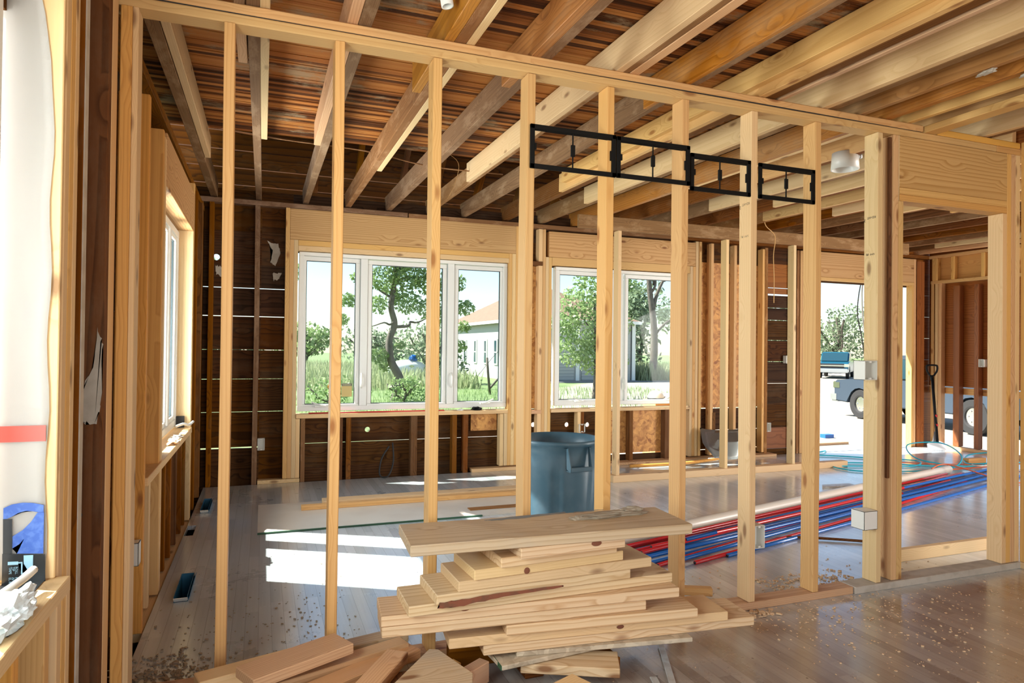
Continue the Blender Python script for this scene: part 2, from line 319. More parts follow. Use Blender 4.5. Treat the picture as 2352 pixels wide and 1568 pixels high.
def tube_bm(bm, pts, r, seg=10, closed=False, caps=True, taper=None):
    pts = [Vector(p) for p in pts]; rings = []
    n = len(pts); prev = None
    for i, p in enumerate(pts):
        a = pts[(i-1) % n] if (closed or i > 0) else p; b = pts[(i+1) % n] if (closed or i < n-1) else p
        t = (b-a).normalized(); 
        if prev is None: ref = Vector((0, 0, 1)) if abs(t.z) < .9 else Vector((1, 0, 0)); u = t.cross(ref).normalized()
        else: u = (prev-t*prev.dot(t)).normalized()
        prev = u; v = t.cross(u); rr = r if taper is None else taper[i]
        rings.append([bm.verts.new(p+(u*math.cos(2*PI*k/seg)+v*math.sin(2*PI*k/seg))*rr) for k in range(seg)])
    for i in range(n if closed else n-1):
        A, B = rings[i], rings[(i+1) % n]
        for k in range(seg): bm.faces.new((A[k], A[(k+1) % seg], B[(k+1) % seg], B[k]))
    if caps and not closed: bm.faces.new(rings[0][::-1]); bm.faces.new(rings[-1])
def smooth_path(pts, n=8):
    pts = [Vector(p) for p in pts]; out = []
    for i in range(len(pts)-1):
        p0 = pts[max(i-1, 0)]; p1 = pts[i]; p2 = pts[i+1]; p3 = pts[min(i+2, len(pts)-1)]
        for k in range(n):
            t = k/n; out.append(.5*((2*p1)+(p2-p0)*t+(2*p0-5*p1+4*p2-p3)*t*t+(3*p1-p0-3*p2+p3)*t**3))
    out.append(pts[-1]); return out
def tube(name, pts, r, mat, label=None, cat=None, group=None, parent=None, seg=10, smoothn=0, **kw):
    P = smooth_path(pts, smoothn) if smoothn else [Vector(p) for p in pts]
    bm = bmesh.new(); c = P[0].copy(); tube_bm(bm, [p-c for p in P], r, seg, **kw)
    o = link(name, to_mesh(bm, name), mat, parent, c, smooth=True); return tag(o, label, cat, group)
def lathe(name, prof, mat, loc, parent=None, seg=48, label=None, cat=None, axis=None):
    bm = bmesh.new(); rings = []
    for r, z in prof: rings.append([bm.verts.new((r*math.cos(2*PI*k/seg), r*math.sin(2*PI*k/seg), z)) for k in range(seg)] if r > 1e-6 else [bm.verts.new((0, 0, z))])
    for a, b in zip(rings, rings[1:]):
        for k in range(seg):
            A = [a[k], a[(k+1) % seg]] if len(a) > 1 else [a[0]]; B = [b[(k+1) % seg], b[k]] if len(b) > 1 else [b[0]]
            try: bm.faces.new(A+B)
            except Exception: pass
    o = link(name, to_mesh(bm, name), mat, parent, loc, smooth=True)
    if axis is not None: o.rotation_euler = Vector(axis).to_track_quat('Z', 'Y').to_euler()
    return tag(o, label, cat)
def text(name, s, size, loc, right, upv, mat, parent=None, label=None, cat=None, ext=.0004):
    cu = bpy.data.curves.new(name, 'FONT'); cu.body = s; cu.size = size; cu.extrude = ext; cu.resolution_u = 2
    tmp = bpy.data.objects.new('t', cu); C.objects.link(tmp); dg = bpy.context.evaluated_depsgraph_get()
    me = bpy.data.meshes.new_from_object(tmp.evaluated_get(dg)); bpy.data.objects.remove(tmp)
    me.materials.clear(); o = link(name, me, mat); r_ = Vector(right).normalized(); u_ = Vector(upv).normalized(); n_ = r_.cross(u_)
    m = Matrix(((r_.x, u_.x, n_.x), (r_.y, u_.y, n_.y), (r_.z, u_.z, n_.z)))
    o.rotation_euler = m.to_euler(); o.location = loc
    if parent is not None: o.parent = parent; o.matrix_parent_inverse = parent.matrix_basis.inverted()
    return tag(o, label, cat)

def smear(name, pts, y, mat, label, cat='plaster', seed=1, jit=1.0):
    rr = random.Random(seed); bm = bmesh.new(); n = len(pts); vs0 = []; cx = sum(p[0] for p in pts)/n; cz = sum(p[1] for p in pts)/n; out = []
    for i in range(n):
        a, b = pts[i], pts[(i+1) % n]
        for k in range(6): t = k/6; out.append((a[0]+(b[0]-a[0])*t+rr.uniform(-.004, .004), a[1]+(b[1]-a[1])*t+rr.uniform(-.009, .009)*jit))
    f = [bm.verts.new((p[0]-cx, -.0015, p[1]-cz)) for p in out]; g = [bm.verts.new((p[0]-cx, .0, p[1]-cz)) for p in out]
    bm.faces.new(f); bm.faces.new(g[::-1])
    for i in range(len(f)): bm.faces.new((f[i], g[i], g[(i+1) % len(f)], f[(i+1) % len(f)]))
    bmesh.ops.triangulate(bm, faces=[q for q in bm.faces if len(q.verts) > 4])
    o = link(name, to_mesh(bm, name), mat, None, (cx, y, cz)); return tag(o, label, cat)
YP = 2.694; YF = 6.62; XL = -.49; XR = 8.70
def jz(y): return 2.585+.018*(y-2.694)

# ================================================================== SETTING
# floor with three holes for the duct boots
holes = [(-.40, -.335, 3.72, 4.08), (-.48, -.425, 4.99, 5.26), (-.43, -.372, 5.62, 6.0)]
def floor_rects(x0, x1, y0, y1, hs):
    xs = sorted(set([x0, x1]+[h[0] for h in hs]+[h[1] for h in hs])); ys = sorted(set([y0, y1]+[h[2] for h in hs]+[h[3] for h in hs])); out = []
    for i in range(len(ys)-1):
        run = None
        for k in range(len(xs)-1):
            cx, cy = (xs[k]+xs[k+1])/2, (ys[i]+ys[i+1])/2
            if any(h[0] < cx < h[1] and h[2] < cy < h[3] for h in hs):
                if run: out.append(run); run = None
            else: run = (run[0], xs[k+1], ys[i], ys[i+1]) if run else (xs[k], xs[k+1], ys[i], ys[i+1])
        if run: out.append(run)
    return out
fr = floor_rects(-.485, 8.9, -2.6, 6.62, [(a-0, b, c, d) for a, b, c, d in holes])
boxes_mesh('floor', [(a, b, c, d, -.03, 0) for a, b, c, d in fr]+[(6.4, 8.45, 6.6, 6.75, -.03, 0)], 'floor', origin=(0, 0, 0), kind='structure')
boxes_mesh('floor', [(-.75, 9, -2.6, 6.8, -.35, -.3)], 'blackvoid', kind='structure')
# ceiling decking and its eave slope
bm = bmesh.new()
y = -2.6
for k in range(190):
    y0 = -2.6+k*.040
    if y0 > 4.86: break
    z = jz(y0)+.158+R.uniform(-.0025, .0025)
    bm_box(bm, 10.0, .038-R.random()*.002, .018, (4.0, y0, z+.009), 0)
bm_box(bm, 10.0, .13, .02, (4.0, 4.90, jz(4.9)+.168), 0)
deck = link('ceiling', to_mesh(bm, 'ceiling'), 'deck'); tag(deck, kind='structure')
boxes_mesh('ceiling', [(-1, 9, -2.6, 4.93, 2.80, 2.83)], 'blackvoid', kind='structure')  # unseen dark backing added above the deck to stop light leaks
# eave: dark roof boards rising inward from the far wall plate
bm = bmesh.new()
for k in range(14):
    s = k*.19; yy = 7.25-s*.72; zz = 2.60+s*.694
    mtx = Matrix.Translation((4, yy-.06, zz+.06)) @ Matrix.Rotation(-math.atan2(.694, .72), 4, 'X')
    bm_box(bm, 10.2, .182, .02, (0, 0, 0), 0, mtx)
rf = link('ceiling', to_mesh(bm, 'ceiling_eave'), 'darkp'); tag(rf, kind='structure')
boxes_mesh('ceiling', [(-1.1, 9.1, 4.0, 7.4, 4.45, 4.5), (-1.1, 9.1, 3.95, 4.0, 2.83, 4.5)], 'blackvoid', kind='structure')
boxes_mesh('ceiling', [(-1.1, 9.2, -2.7, 5, 4.45, 4.5)], 'blackvoid', kind='structure')

def plate_hole(bm, x0, x1, z0, z1, cx, cz, r, y0, y1, n=20):
    """flat piece x0..x1, z0..z1 with a round hole, thickness y0..y1"""
    ang = [2*PI*k/n+PI/4 for k in range(n)]
    def sq(a):
        dx, dz = math.cos(a), math.sin(a); t = 1e9
        if dx > 1e-9: t = min(t, (x1-cx)/dx)
        if dx < -1e-9: t = min(t, (x0-cx)/dx)
        if dz > 1e-9: t = min(t, (z1-cz)/dz)
        if dz < -1e-9: t = min(t, (z0-cz)/dz)
        return (cx+dx*t, cz+dz*t)
    cor = [(x1, z1), (x0, z1), (x0, z0), (x1, z0)]
    for Y in (y0, y1):
        inn = [bm.verts.new((cx+r*math.cos(a), Y, cz+r*math.sin(a))) for a in ang]
        out = [bm.verts.new((sq(a)[0], Y, sq(a)[1])) for a in ang]
        for k in range(n): bm.faces.new((inn[k], inn[(k+1) % n], out[(k+1) % n], out[k]))
        for (qx, qz) in cor:
            a = math.atan2(qz-cz, qx-cx) % (2*PI)
            for k in range(n):
                a0 = ang[k] % (2*PI); a1 = ang[(k+1) % n] % (2*PI)
                if a1 < a0: a1 += 2*PI
                aa = a if a >= a0 else a+2*PI
                if a0 < aa < a1-1e-6 and aa > a0+1e-6: bm.faces.new((out[k], out[(k+1) % n], bm.verts.new((qx, Y, qz))))
        if Y == y0: first = inn
    for k in range(n): bm.faces.new((first[k], inn[k], inn[(k+1) % n], first[(k+1) % n]))
def planks(name, x0, x1, edges, gaps, mat, y=(6.71, 6.733), hs=(), kind='structure'):
    """horizontal boards between the heights in edges, with the slit above each from gaps"""
    for i in range(len(edges)-1):
        a, b = edges[i], edges[i+1]-(gaps[i] if i < len(gaps) else .0015)
        bm = bmesh.new(); cx = (x0+x1)/2; cz = (a+b)/2; off = R.random()*3
        hh = sorted([h for h in hs if a < h[1]-h[2] and h[1]+h[2] < b and x0 < h[0] < x1]); x = x0
        for h in hh:
            r = h[2]; xa, xb = h[0]-r*1.5, h[0]+r*1.5
            if xa-x > .01: bm_box(bm, xa-x, y[1]-y[0], b-a, ((x+xa)/2, (y[0]+y[1])/2, (a+b)/2))
            plate_hole(bm, xa, xb, a, b, h[0], h[1], r, y[0], y[1]); x = xb
        if x1-x > .002: bm_box(bm, x1-x, y[1]-y[0], b-a, ((x+x1)/2, (y[0]+y[1])/2, (a+b)/2))
        for v in bm.verts: v.co -= Vector((cx, 6.72, cz))
        m_ = mat if isinstance(mat, str) else mat[i % len(mat)]
        o = link(name, to_mesh(bm, name), m_, None, (cx, 6.72, cz)); tag(o, kind=kind)
hs = [(.991, .468, .026), (1.60, .452, .026), (2.779, .463, .027), (3.183, .451, .027), (3.44, .443, .027), (-.412, 2.107, .03), (-.295, .466, .026)]
planks('wall_far', -.70, -.02, [-.03, .343, .673, .98, 1.254, 1.569, 1.834, 2.10-.05, 2.36, 2.75], [.014, .005, .005, .005, .007, .007, .001, .001], 'darkp', hs=hs)
planks('wall_far', -.02, .26, [-.03, .343, .673, .98, 1.254, 1.569, 1.834, 2.05, 2.36, 2.75], [.002, .006, .004, .006, .007, .007, .001, .001], 'darkp')
planks('wall_far', .26, 2.60, [-.03, .125, .355, .62], [.001, .006, .001], 'darkp', hs=hs)
planks('wall_far', .26, 2.60, [2.19, 2.4, 2.75], [.001], 'darkp')
planks('wall_far', 2.60, 2.93, [-.03, .355, .64, .9, 1.2, 1.5, 1.8, 2.235, 2.45, 2.75], [.002, .008, .001, .001, .001, .001, .010, .001], 'darkp', hs=hs)
planks('wall_far', 2.93, 3.62, [-.03, .13, .355, .62], [.004, .001, .001], 'darkp', hs=hs)
planks('wall_far', 3.62, 4.86, [.105, .62], [.002], 'osb')
planks('wall_far', 3.62, 4.86, [-.03, .10-.012], [0], 'darkp')
planks('wall_far', 2.93, 4.86, [2.19, 2.4, 2.75], [.001], 'darkp')
planks('wall_far', 4.86, 5.85, [-.03, .10, .33, .60], [.010, .008, .012], 'darkp')
planks('wall_far', 4.86, 5.85, [.60, 2.36], [.0], 'osb')
planks('wall_far', 4.86, 5.85, [2.36, 2.75], [.0], 'darkp')
planks('wall_far', 5.85, 6.45, [-.03, .068, .33, .62, .89, 1.165, 1.435, 1.69, 1.845, 2.02, 2.10, 2.4, 2.75], [.008, .001, .001, .006, .006, .007, .008, .006, .022, .008, .001], ['darkp', 'redb', 'darkp', 'darkp', 'darkp', 'darkp', 'darkp', 'darkp', 'darkp', 'redb', 'redb', 'darkp'])
planks('wall_far', 6.45, 8.40, [2.2, 2.5, 2.75], [.001], 'darkp')
planks('wall_far', 8.40, 9.0, [-.03, .3, .62, .9, 1.2, 1.5, 1.8, 2.1, 2.4, 2.75], [.003]*8, 'redb')
box('wall_far', (-.70, 6.45), (6.71, 6.733), (-.36, -.0315), 'darkp', kind='structure')
box('wall_far', (8.4, 9.0), (6.71, 6.733), (-.36, -.0315), 'darkp', kind='structure')
# left wall sheathing (with two window openings), boards run along Y
def left_planks(y0, y1, edges, gap=.002, mat='darkp', x=(-.635, -.615)):
    for a, b in zip(edges, edges[1:]):
        box('wall_left', x, (y0, y1), (a, b-gap), mat, kind='structure', bev=.001)
ed = [-.36, -.03, .22, .45, .66]
left_planks(-2.6, 2.95, ed); left_planks(2.95, 6.72, ed)
hi = [2.13, 2.4, 2.75]
left_planks(-2.6, 6.72, hi)
mid = [.66, .92, 1.18, 1.44, 1.7, 1.96, 2.13]
left_planks(2.03, 4.16, mid); left_planks(5.43, 6.72, mid); left_planks(-2.6, .75, mid)
# right-hand walls
box('wall_right', (8.80, 8.82), (2.0, 6.7), (.84, 2.75), 'redb', kind='structure')
box('wall_right', (8.80, 8.83), (2.0, 6.7), (.74, .825), 'amber', kind='structure')
box('wall_right', (8.80, 8.82), (-2.6, 4.9), (-.03, .74), 'redb', kind='structure')
box('wall_right', (4.345, 4.357), (-2.6, 2.60), (.0, 2.58), 'osb', kind='structure')

# ================================================================== FAR WALL FRAMING
def stud(x0, x1, z0, z1, mat, label, y0=YF, d=.089, name='wall_stud', group=None, warp=0):
    return box(name, (x0, x1), (y0, y0+d), (z0, z1), mat, label, 'stud', group, warp=warp)
PT = 2.60
box('top_plate', (-.6, 1.35), (YF, YF+.09), (PT, PT+.045), 'oldj', 'old dark top plate over the far wall, left of the big window', 'plate')
box('top_plate', (1.36, 4.6), (YF, YF+.09), (PT-.005, PT+.04), 'oldj', 'old dark top plate above the two far windows', 'plate')
box('top_plate', (4.61, 8.75), (YF, YF+.09), (PT, PT+.045), 'brown', 'old brown top plate above the open doorway', 'plate')
stud(-.56, -.52, 0, 2.6, 'brown', 'old dark corner post where far wall meets left wall, outer one')
stud(-.47, -.43, 0, 2.6, 'brown', 'rough dark corner stud just right of the far left corner')
stud(-.08, -.035, 0, 2.6, 'oldj', 'lone grey weathered stud between far left corner and big window', warp=.004)
stud(.19, .228, .04, 2.6, 'pine', 'outermost pale stud left of the three-pane window')
stud(.2285, .266, .04, 2.302, 'pine', 'second pale stud from the left beside three-pane window')
stud(.2665, .304, .04, 2.302, 'pine2', 'inner pale stud hugging left edge of three-pane window')
stud(.3045, .342, .04, .60, 'pine2', 'short pale stud under left end of the big window sill')
stud(.35, .39, 0, .60, 'oldj', 'short grey weathered stud under left end of big window')
stud(.705, .74, 0, .60, 'brown', 'short dark brown stud under the first window pane')
stud(.775, .82, 0, .60, 'brown', 'short red-brown stud below the first mullion of big window')
stud(1.41, 1.475, 0, .60, 'brown', 'short red-brown stud under the middle of the big window')
stud(1.84, 1.89, 0, .60, 'brown', 'short brown stud under right part of the big window')
stud(1.96, 2.01, 0, .60, 'brown', 'short scuffed brown stud with plaster marks, right of another under big window')
stud(2.36, 2.40, .05, .60, 'pine2', 'short pale stud below right end of the big window sill')
for i, (a, b, t) in enumerate([(2.405, 2.442, .604), (2.443, 2.481, 2.302), (2.482, 2.52, 2.302), (2.521, 2.559, 2.6)]):
    stud(a, b, .05, t, 'pine' if i % 2 else 'pine2', ['short pale stud carrying right end of big window sill', 'pale jack stud at right edge of three-pane window', 'middle pale stud right of the three-pane window', 'full height pale stud right of the three-pane window'][i])
box('window_header', (.229, 2.52), (YF, YF+.085), (2.303, 2.596), 'hdr', 'wide pine header board above the three-pane window', 'header')
box('header_plate', (.305, 2.442), (YF, YF+.085), (2.250, 2.301), 'pine', 'upper pine strip between header and three-pane window', 'plate')
box('header_plate', (.305, 2.442), (YF, YF+.085), (2.201, 2.249), 'pine2', 'lower pine strip right above three-pane window frame', 'plate')
box('window_sill_plate', (.305, 2.442), (YF-.015, YF+.11), (.604, .644), 'pine2', 'pine sill board beneath the three-pane window', 'sill')
box('bottom_plate', (-.03, .345), (YF, YF+.08), (0.0, .036), 'pine2', 'short dusty bottom plate left of the big window', 'plate')
box('bottom_plate', (2.05, 2.57), (YF-.02, YF+.08), (.0, .036), 'pine2', 'short pale bottom plate right below big window corner', 'plate')
stud(2.785, 2.83, .04, 2.59, 'pine2', 'pale knotty stud left of the two-pane window, outermost')
stud(2.832, 2.868, .04, 2.59, 'pine', 'full height pine stud left of two-pane window, second out')
stud(2.869, 2.905, .04, 2.29, 'pine2', 'third pine stud left of two-pane window under its header')
stud(2.906, 2.942, .04, 2.29, 'pine', 'jack stud touching left edge of the two-pane window')
box('blocking', (2.56, 2.83), (YF-.01, YF+.08), (2.19, 2.235), 'brown', 'short brown block between studs, level with the window tops', 'block')
box('blocking', (2.56, 2.83), (YF-.01, YF+.08), (.59, .63), 'fir', 'short red-brown block between studs at window sill height', 'block')
osbp = box('wall_panel', (2.60, 2.785), (6.695, 6.707), (.64, 2.19), 'osb', 'printed strand board strip between the two far windows', 'panel')
text('print', 'EXP 1  24/16  PS 2-10  THIS SIDE DOWN', .055, (2.64, 6.6935, .70), (0, 0, 1), (-1, 0, 0), 'ink', label=None, parent=osbp)
box('window_header', (2.906, 4.81), (YF, YF+.085), (2.293, 2.572), 'hdr', 'wide grainy pine header over the two-pane window', 'header')
box('header_plate', (2.944, 4.73), (YF, YF+.085), (2.205, 2.291), 'pine', 'pine strip between header and two-pane window frame', 'plate')
box('window_sill_plate', (2.944, 4.73), (YF-.015, YF+.11), (.60, .637), 'pine2', 'pine sill board beneath the two-pane window', 'sill')
for i, (a, b, t) in enumerate([(4.735, 4.772, 2.29), (4.773, 4.81, 2.29), (4.812, 4.85, 2.59), (4.86, 4.897, 2.59)]):
    stud(a, b, .04, t, 'pine' if i % 2 else 'pine2', ['innermost pine stud right of the two-pane window', 'second pine stud right of the two-pane window', 'third pine stud right of the two-pane window', 'outermost pine stud right of the two-pane window'][i])
stud(3.27, 3.31, 0, .6, 'pine2', 'short pale stud between the two vent holes under window')
stud(3.315, 3.35, 0, .6, 'brown', 'short brown stud beside pale one under the two-pane window')
stud(3.93, 3.975, 0, .6, 'brown', 'short dark stud under middle of the two-pane window')
stud(4.40, 4.47, 0, .6, 'brown', 'broad red-brown short stud right under two-pane window')
stud(5.03, 5.07, .04, 2.58, 'pine', 'pale stud in far wall before strand board, left of three')
stud(5.37, 5.41, .04, 2.58, 'pine', 'knotty pale stud standing before orange strand board bay')
stud(5.06, 5.11, 0, .55, 'brown', 'short dark stud stub behind the leaning scoop shovel')
stud(5.80, 5.836, .04, 2.56, 'pine', 'pale stud left of the slatted dark board bay')
stud(5.84, 5.885, 0, 2.58, 'oldj', 'plaster-streaked grey stud left of the slatted dark boards')
stud(6.30, 6.33, 0, 2.58, 'brown', 'brown stud right of the slatted dark board bay')
stud(6.345, 6.385, 0, 2.58, 'oldj', 'rough old stud left of the open doorway framing')
stud(6.40, 6.436, 0, 2.58, 'pine', 'full height pine stud left of the open doorway')
stud(6.437, 6.474, 0, 2.222, 'fir', 'jack stud on left side of the open doorway')
box('door_header', (6.437, 8.40), (YF, YF+.085), (2.262, 2.585), 'hdr', 'wide pine header over the open exterior doorway', 'header')
box('header_plate', (6.437, 8.40), (YF, YF+.085), (2.222, 2.26), 'pine', 'pine strip under the header of the open doorway', 'plate')
stud(8.36, 8.40, 0, 2.222, 'pine', 'jack stud on right side of the open doorway')
stud(8.401, 8.44, 0, 2.585, 'fir', 'pine stud right of the open doorway beside brick-coloured edge')
stud(8.46, 8.60, 0, 2.56, 'redb', 'broad red-brown corner post right of the open doorway')
box('bottom_plate', (2.95, 5.95), (YF-.1, YF+.05), (0, .03), 'fir', 'dusty old bottom plate under the two-pane window', 'plate')
box('wall_panel', (2.06, 2.35), (6.694, 6.706), (.42, .60), 'osb', 'small strand board patch under right end of big window', 'panel')
smear('plaster_smear', [(.03, 2.28), (.13, 2.26), (.15, 2.17), (.10, 2.05), (.06, 2.08), (.08, 2.2)], 6.7095, 'plaster', 'pale plaster streak on dark boards left of big window', seed=8)
smear('plaster_smear', [(.08, 1.98), (.16, 1.99), (.14, 1.93), (.09, 1.91)], 6.7095, 'plaster', 'lower pale plaster streak left of the big window', seed=9)
smear('plaster_smear', [(-.42, 2.03), (-.37, 2.02), (-.36, 1.93), (-.41, 1.95)], 6.7095, 'plaster', 'small plaster streak below the top-left round hole', seed=10)
# mid-room half built wall
box('ceiling_beam', (2.81, 7.15), (5.70, 5.74), (2.455, 2.583), 'oldj', 'long weathered board spanning below joists above unfinished stub wall', 'beam')
box('bottom_plate', (3.2, 6.2), (5.69, 5.78), (0.0, .068), 'pine2', 'pale bottom plate of unfinished wall across the middle room', 'plate')
stud(3.235, 3.272, .068, 2.455, 'pine2', 'pale stud of unfinished wall, behind round bin to the right', y0=5.695)
stud(4.515, 4.553, .068, 2.455, 'pine2', 'greenish pale stud of unfinished wall left of the scoop shovel', y0=5.695)
stud(5.41, 5.448, .068, 2.455, 'pine2', 'greenish pale stud of unfinished wall before slatted dark boards', y0=5.695)
# right wall framing
def rstud(y0, y1, z0, z1, mat, label, x=XR, d=.089, name='wall_stud'): return box(name, (x, x+d), (y0, y1), (z0, z1), mat, label, 'stud')
for i, (a, b) in enumerate([(6.56, 6.60), (6.50, 6.54), (6.455, 6.495)]): rstud(a, b, 0, 2.25, ['pine', 'pine2', 'fir'][i], ['pine jamb stud in the right corner, nearest the red-brown post', 'middle jamb stud of the right wall behind the spade', 'inner jamb stud of right wall just right of the spade'][i])
rstud(6.20, 6.28, 0.05, 2.2, 'redb', 'red-brown stud in right wall opening, right of the spade')
rstud(5.945, 6.0, .05, 2.2, 'redb', 'red-brown stud in right wall carrying a white switch box')
rstud(5.62, 5.66, .05, 2.2, 'redb', 'red-brown stud of right wall hidden partly by doorway post')
rstud(5.20, 5.24, .05, 2.2, 'redb', 'red-brown stud of the right wall, fourth from the corner')
box('bottom_plate', (XR, XR+.09), (3.0, 6.60), (0, .045), 'fir', 'dusty bottom plate along the right wall opening', 'plate')
box('header_plate', (XR-.01, XR+.08), (4.6, 6.60), (2.25, 2.29), 'pine', 'long pine plate under short studs atop the right wall', 'plate')
box('top_plate', (XR-.02, XR+.08), (3.0, 6.62), (2.60, 2.64), 'pine', 'long pine top plate of right wall', 'plate')
box('wall_panel', (XR+.06, XR+.08), (4.6, 6.60), (2.29, 2.6), 'amber', 'orange pine panel behind short studs above right wall opening', 'panel')
for i, (a, b) in enumerate([(6.50, 6.57), (6.26, 6.30), (5.86, 5.90), (5.45, 5.49)]): box('cripple_stud', (XR-.02, XR+.055), (a, b), (2.291, 2.599), 'pine', ['short stud in the corner above the right wall opening', 'second short stud above the right wall opening', 'third short stud above the right wall opening', 'fourth short stud above right wall opening, by doorway post'][i], 'stud')
# ------------------------------------------------------------------ windows
def window_far(name, x0, x1, z0, z1, panes, handles, locks, yb=6.655, lab=None):
    w = empty(name, ((x0+x1)/2, yb, z0), kind='structure')
    fw = .045; d = .085
    fb = [(x0, x1, yb, yb+d, z0, z0+fw), (x0, x1, yb, yb+d, z1-fw*.8, z1), (x0, x0+fw, yb, yb+d, z0+fw, z1-fw*.8), (x1-fw, x1, yb, yb+d, z0+fw, z1-fw*.8)]
    for a, b in zip(panes, panes[1:]):
        m_ = (a[1]+b[0])/2; fb.append((m_-.035, m_+.035, yb-.004, yb+d, z0+fw+.0005, z1-fw*.8-.0005))
    boxes_mesh('window_frame', fb, 'white', w, bev=.003)
    for (a, b, c, e) in panes:
        s = .042; ys = yb+.012
        boxes_mesh('sash', [(a-s, b+s, ys-.006, ys+.05, c-s, c), (a-s, b+s, ys, ys+.05, e, e+s), (a-s, a, ys, ys+.05, c, e), (b, b+s, ys, ys+.05, c, e)], 'white', w, bev=.004)
        g = .006
        boxes_mesh('gasket', [(a-.001, b+.001, ys+.012, ys+.03, c-.001, c+g), (a-.001, b+.001, ys+.012, ys+.03, e-g, e+.001), (a-.001, a+g, ys+.012, ys+.03, c, e), (b-g, b+.001, ys+.012, ys+.03, c, e)], 'dkgasket', w)
        boxes_mesh('glass', [(a, b, ys+.025, ys+.029, c, e)], 'glass', w)
    for hx, flip in handles:
        bm = bmesh.new(); bm_box(bm, .11, .03, .022, (0, 0, 0), .004)
        tube_bm(bm, smooth_path([(-.03*flip, -.015, .005), (0*flip, -.035, .012), (.05*flip, -.03, .03), (.085*flip, -.022, .042)], 4), .007, 8)
        link('crank_handle', to_mesh(bm, 'crank'), 'wplastic', w, (hx, yb-.005, z0+.045), smooth=False)
    for lx, lz in locks:
        bm = bmesh.new(); tube_bm(bm, smooth_path([(0, 0, -.07), (.004, -.028, -.04), (.002, -.03, .03), (0, -.008, .07)], 4), .009, 8)
        link('lock_lever', to_mesh(bm, 'lock'), 'wplastic', w, (lx, yb-.004, lz), smooth=True)
    return w
w1 = window_far('window_1', .318, 2.438, .668, 2.196, [(.385, .852, .732, 2.116), (1.012, 1.735, .730, 2.110), (1.902, 2.362, .732, 2.112)], [(.53, -1), (2.2, 1)], [(.915, .96), (1.83, .96)])
boxes_mesh('warning_sticker', [(.73, .83, 6.688, 6.690, .80, .93)], plain('sticker_tan', (.60, .46, .18), .6), w1)
boxes_mesh('sticker_band', [(.73, .83, 6.6865, 6.688, .905, .93)], plain('sticker_grey', (.16, .16, .12), .6), w1)
text('sticker_text', 'WARNING', .016, (.742, 6.6862, .911), (1, 0, 0), (0, 0, 1), plain('sticker_ink', (.75, .68, .4), .6), w1)
lathe('round_sticker', [(0, 0), (.028, 0), (.028, .002), (0, .002)], plain('sticker_orange', (.75, .38, .04), .6), (.625, 6.688, .90), w1, 20, axis=(0, -1, 0))
w2 = window_far('window_2', 3.0, 4.70, .668, 2.196, [(3.062, 3.70, .732, 2.116), (3.925, 4.60, .706, 2.112)], [(3.30, -1), (4.50, 1)], [(3.86, .9)])
# left window with its far jamb, mirrored build along Y
def window_left(name, y0, y1, z0, z1, panes, xb=-.585):
    w = empty(name, (xb, (y0+y1)/2, z0), kind='structure'); fw = .05; x1 = xb; x0 = xb-.08
    fb = [(x0, x1, y0, y1, z0, z0+fw), (x0, x1, y0, y1, z1-fw, z1), (x0, x1, y0, y0+fw, z0+fw, z1-fw), (x0, x1, y1-fw, y1, z0+fw, z1-fw)]
    for a, b in zip(panes, panes[1:]): m_ = (a[1]+b[0])/2; fb.append((x0, x1, m_-.03, m_+.03, z0+fw, z1-fw))
    boxes_mesh('window_frame', fb, 'white', w, bev=.003)
    for (a, b, c, e) in panes:
        s = .04; xs = xb-.06
        boxes_mesh('sash', [(xs, xs+.05, a-s, b+s, c-s, c), (xs, xs+.05, a-s, b+s, e, e+s), (xs, xs+.05, a-s, a, c, e), (xs, xs+.05, b, b+s, c, e)], 'white', w, bev=.003)
        g = .006; boxes_mesh('gasket', [(xs+.02, xs+.035, a, b, c, c+g), (xs+.02, xs+.035, a, b, e-g, e), (xs+.02, xs+.035, a, a+g, c, e), (xs+.02, xs+.035, b-g, b, c, e)], 'dkgasket', w)
        boxes_mesh('glass', [(xs+.022, xs+.026, a, b, c, e)], 'glass', w)
    return w
window_left('window_3', 4.16, 5.43, .70, 2.12, [(4.25, 4.90, .78, 2.04), (5.06, 5.34, .78, 2.04)])
window_left('window_4', .78, 1.94, .70, 2.42, [(.87, 1.84, .78, 2.34)], xb=-.60)

# ================================================================== LEFT WALL FRAMING
def lstud(y0, y1, z0, z1, mat, label, x=XL, d=.125, name='wall_stud', warp=0): return box(name, (x-d, x), (y0, y1), (z0, z1), mat, label, 'stud', warp=warp)
lstud(3.37, 3.41, 0, 2.42, 'amber', 'wide amber pine stud in left wall, first behind the partition')
lstud(3.82, 3.86, .66, 2.40, 'amber', 'second amber pine stud in left wall, shorter, left of window')
lstud(3.865, 3.90, 0, 2.38, 'pine', 'narrow pine stud edge beside the second amber stud')
lstud(3.905, 3.94, 0, 2.38, 'pine2', 'pale pine stud at near side of the left wall window')
box('window_header', (XL-.125, XL), (3.95, 5.50), (2.135, 2.42), 'hdr', 'pine header board above the left wall window', 'header')
lstud(5.43, 5.468, .0, 2.135, 'pine2', 'pale jack stud at the far side of left wall window', d=.12)
lstud(5.469, 5.507, .0, 2.5, 'pine', 'full pine stud right of the left wall window')
box('window_sill_plate', (XL-.13, XL+.01), (3.42, 5.43), (.645, .685), 'pine2', 'pale sill board of the left wall window with debris on it', 'sill')
for i, y in enumerate([3.68, 4.02, 4.25, 4.5, 4.78, 5.05, 5.28]):
    lstud(y, y+.04, 0, .645, 'pine2' if i in (0,) else 'brown', '%s short stud from the near end under the left window sill' % ORD[i], x=XL-.02, d=.09)
lstud(5.75, 5.79, 0, 2.5, 'brown', 'old dark stud in the left wall beyond the window')
lstud(6.2, 6.24, 0, 2.5, 'brown', 'old dark stud in left wall nearest the far corner')
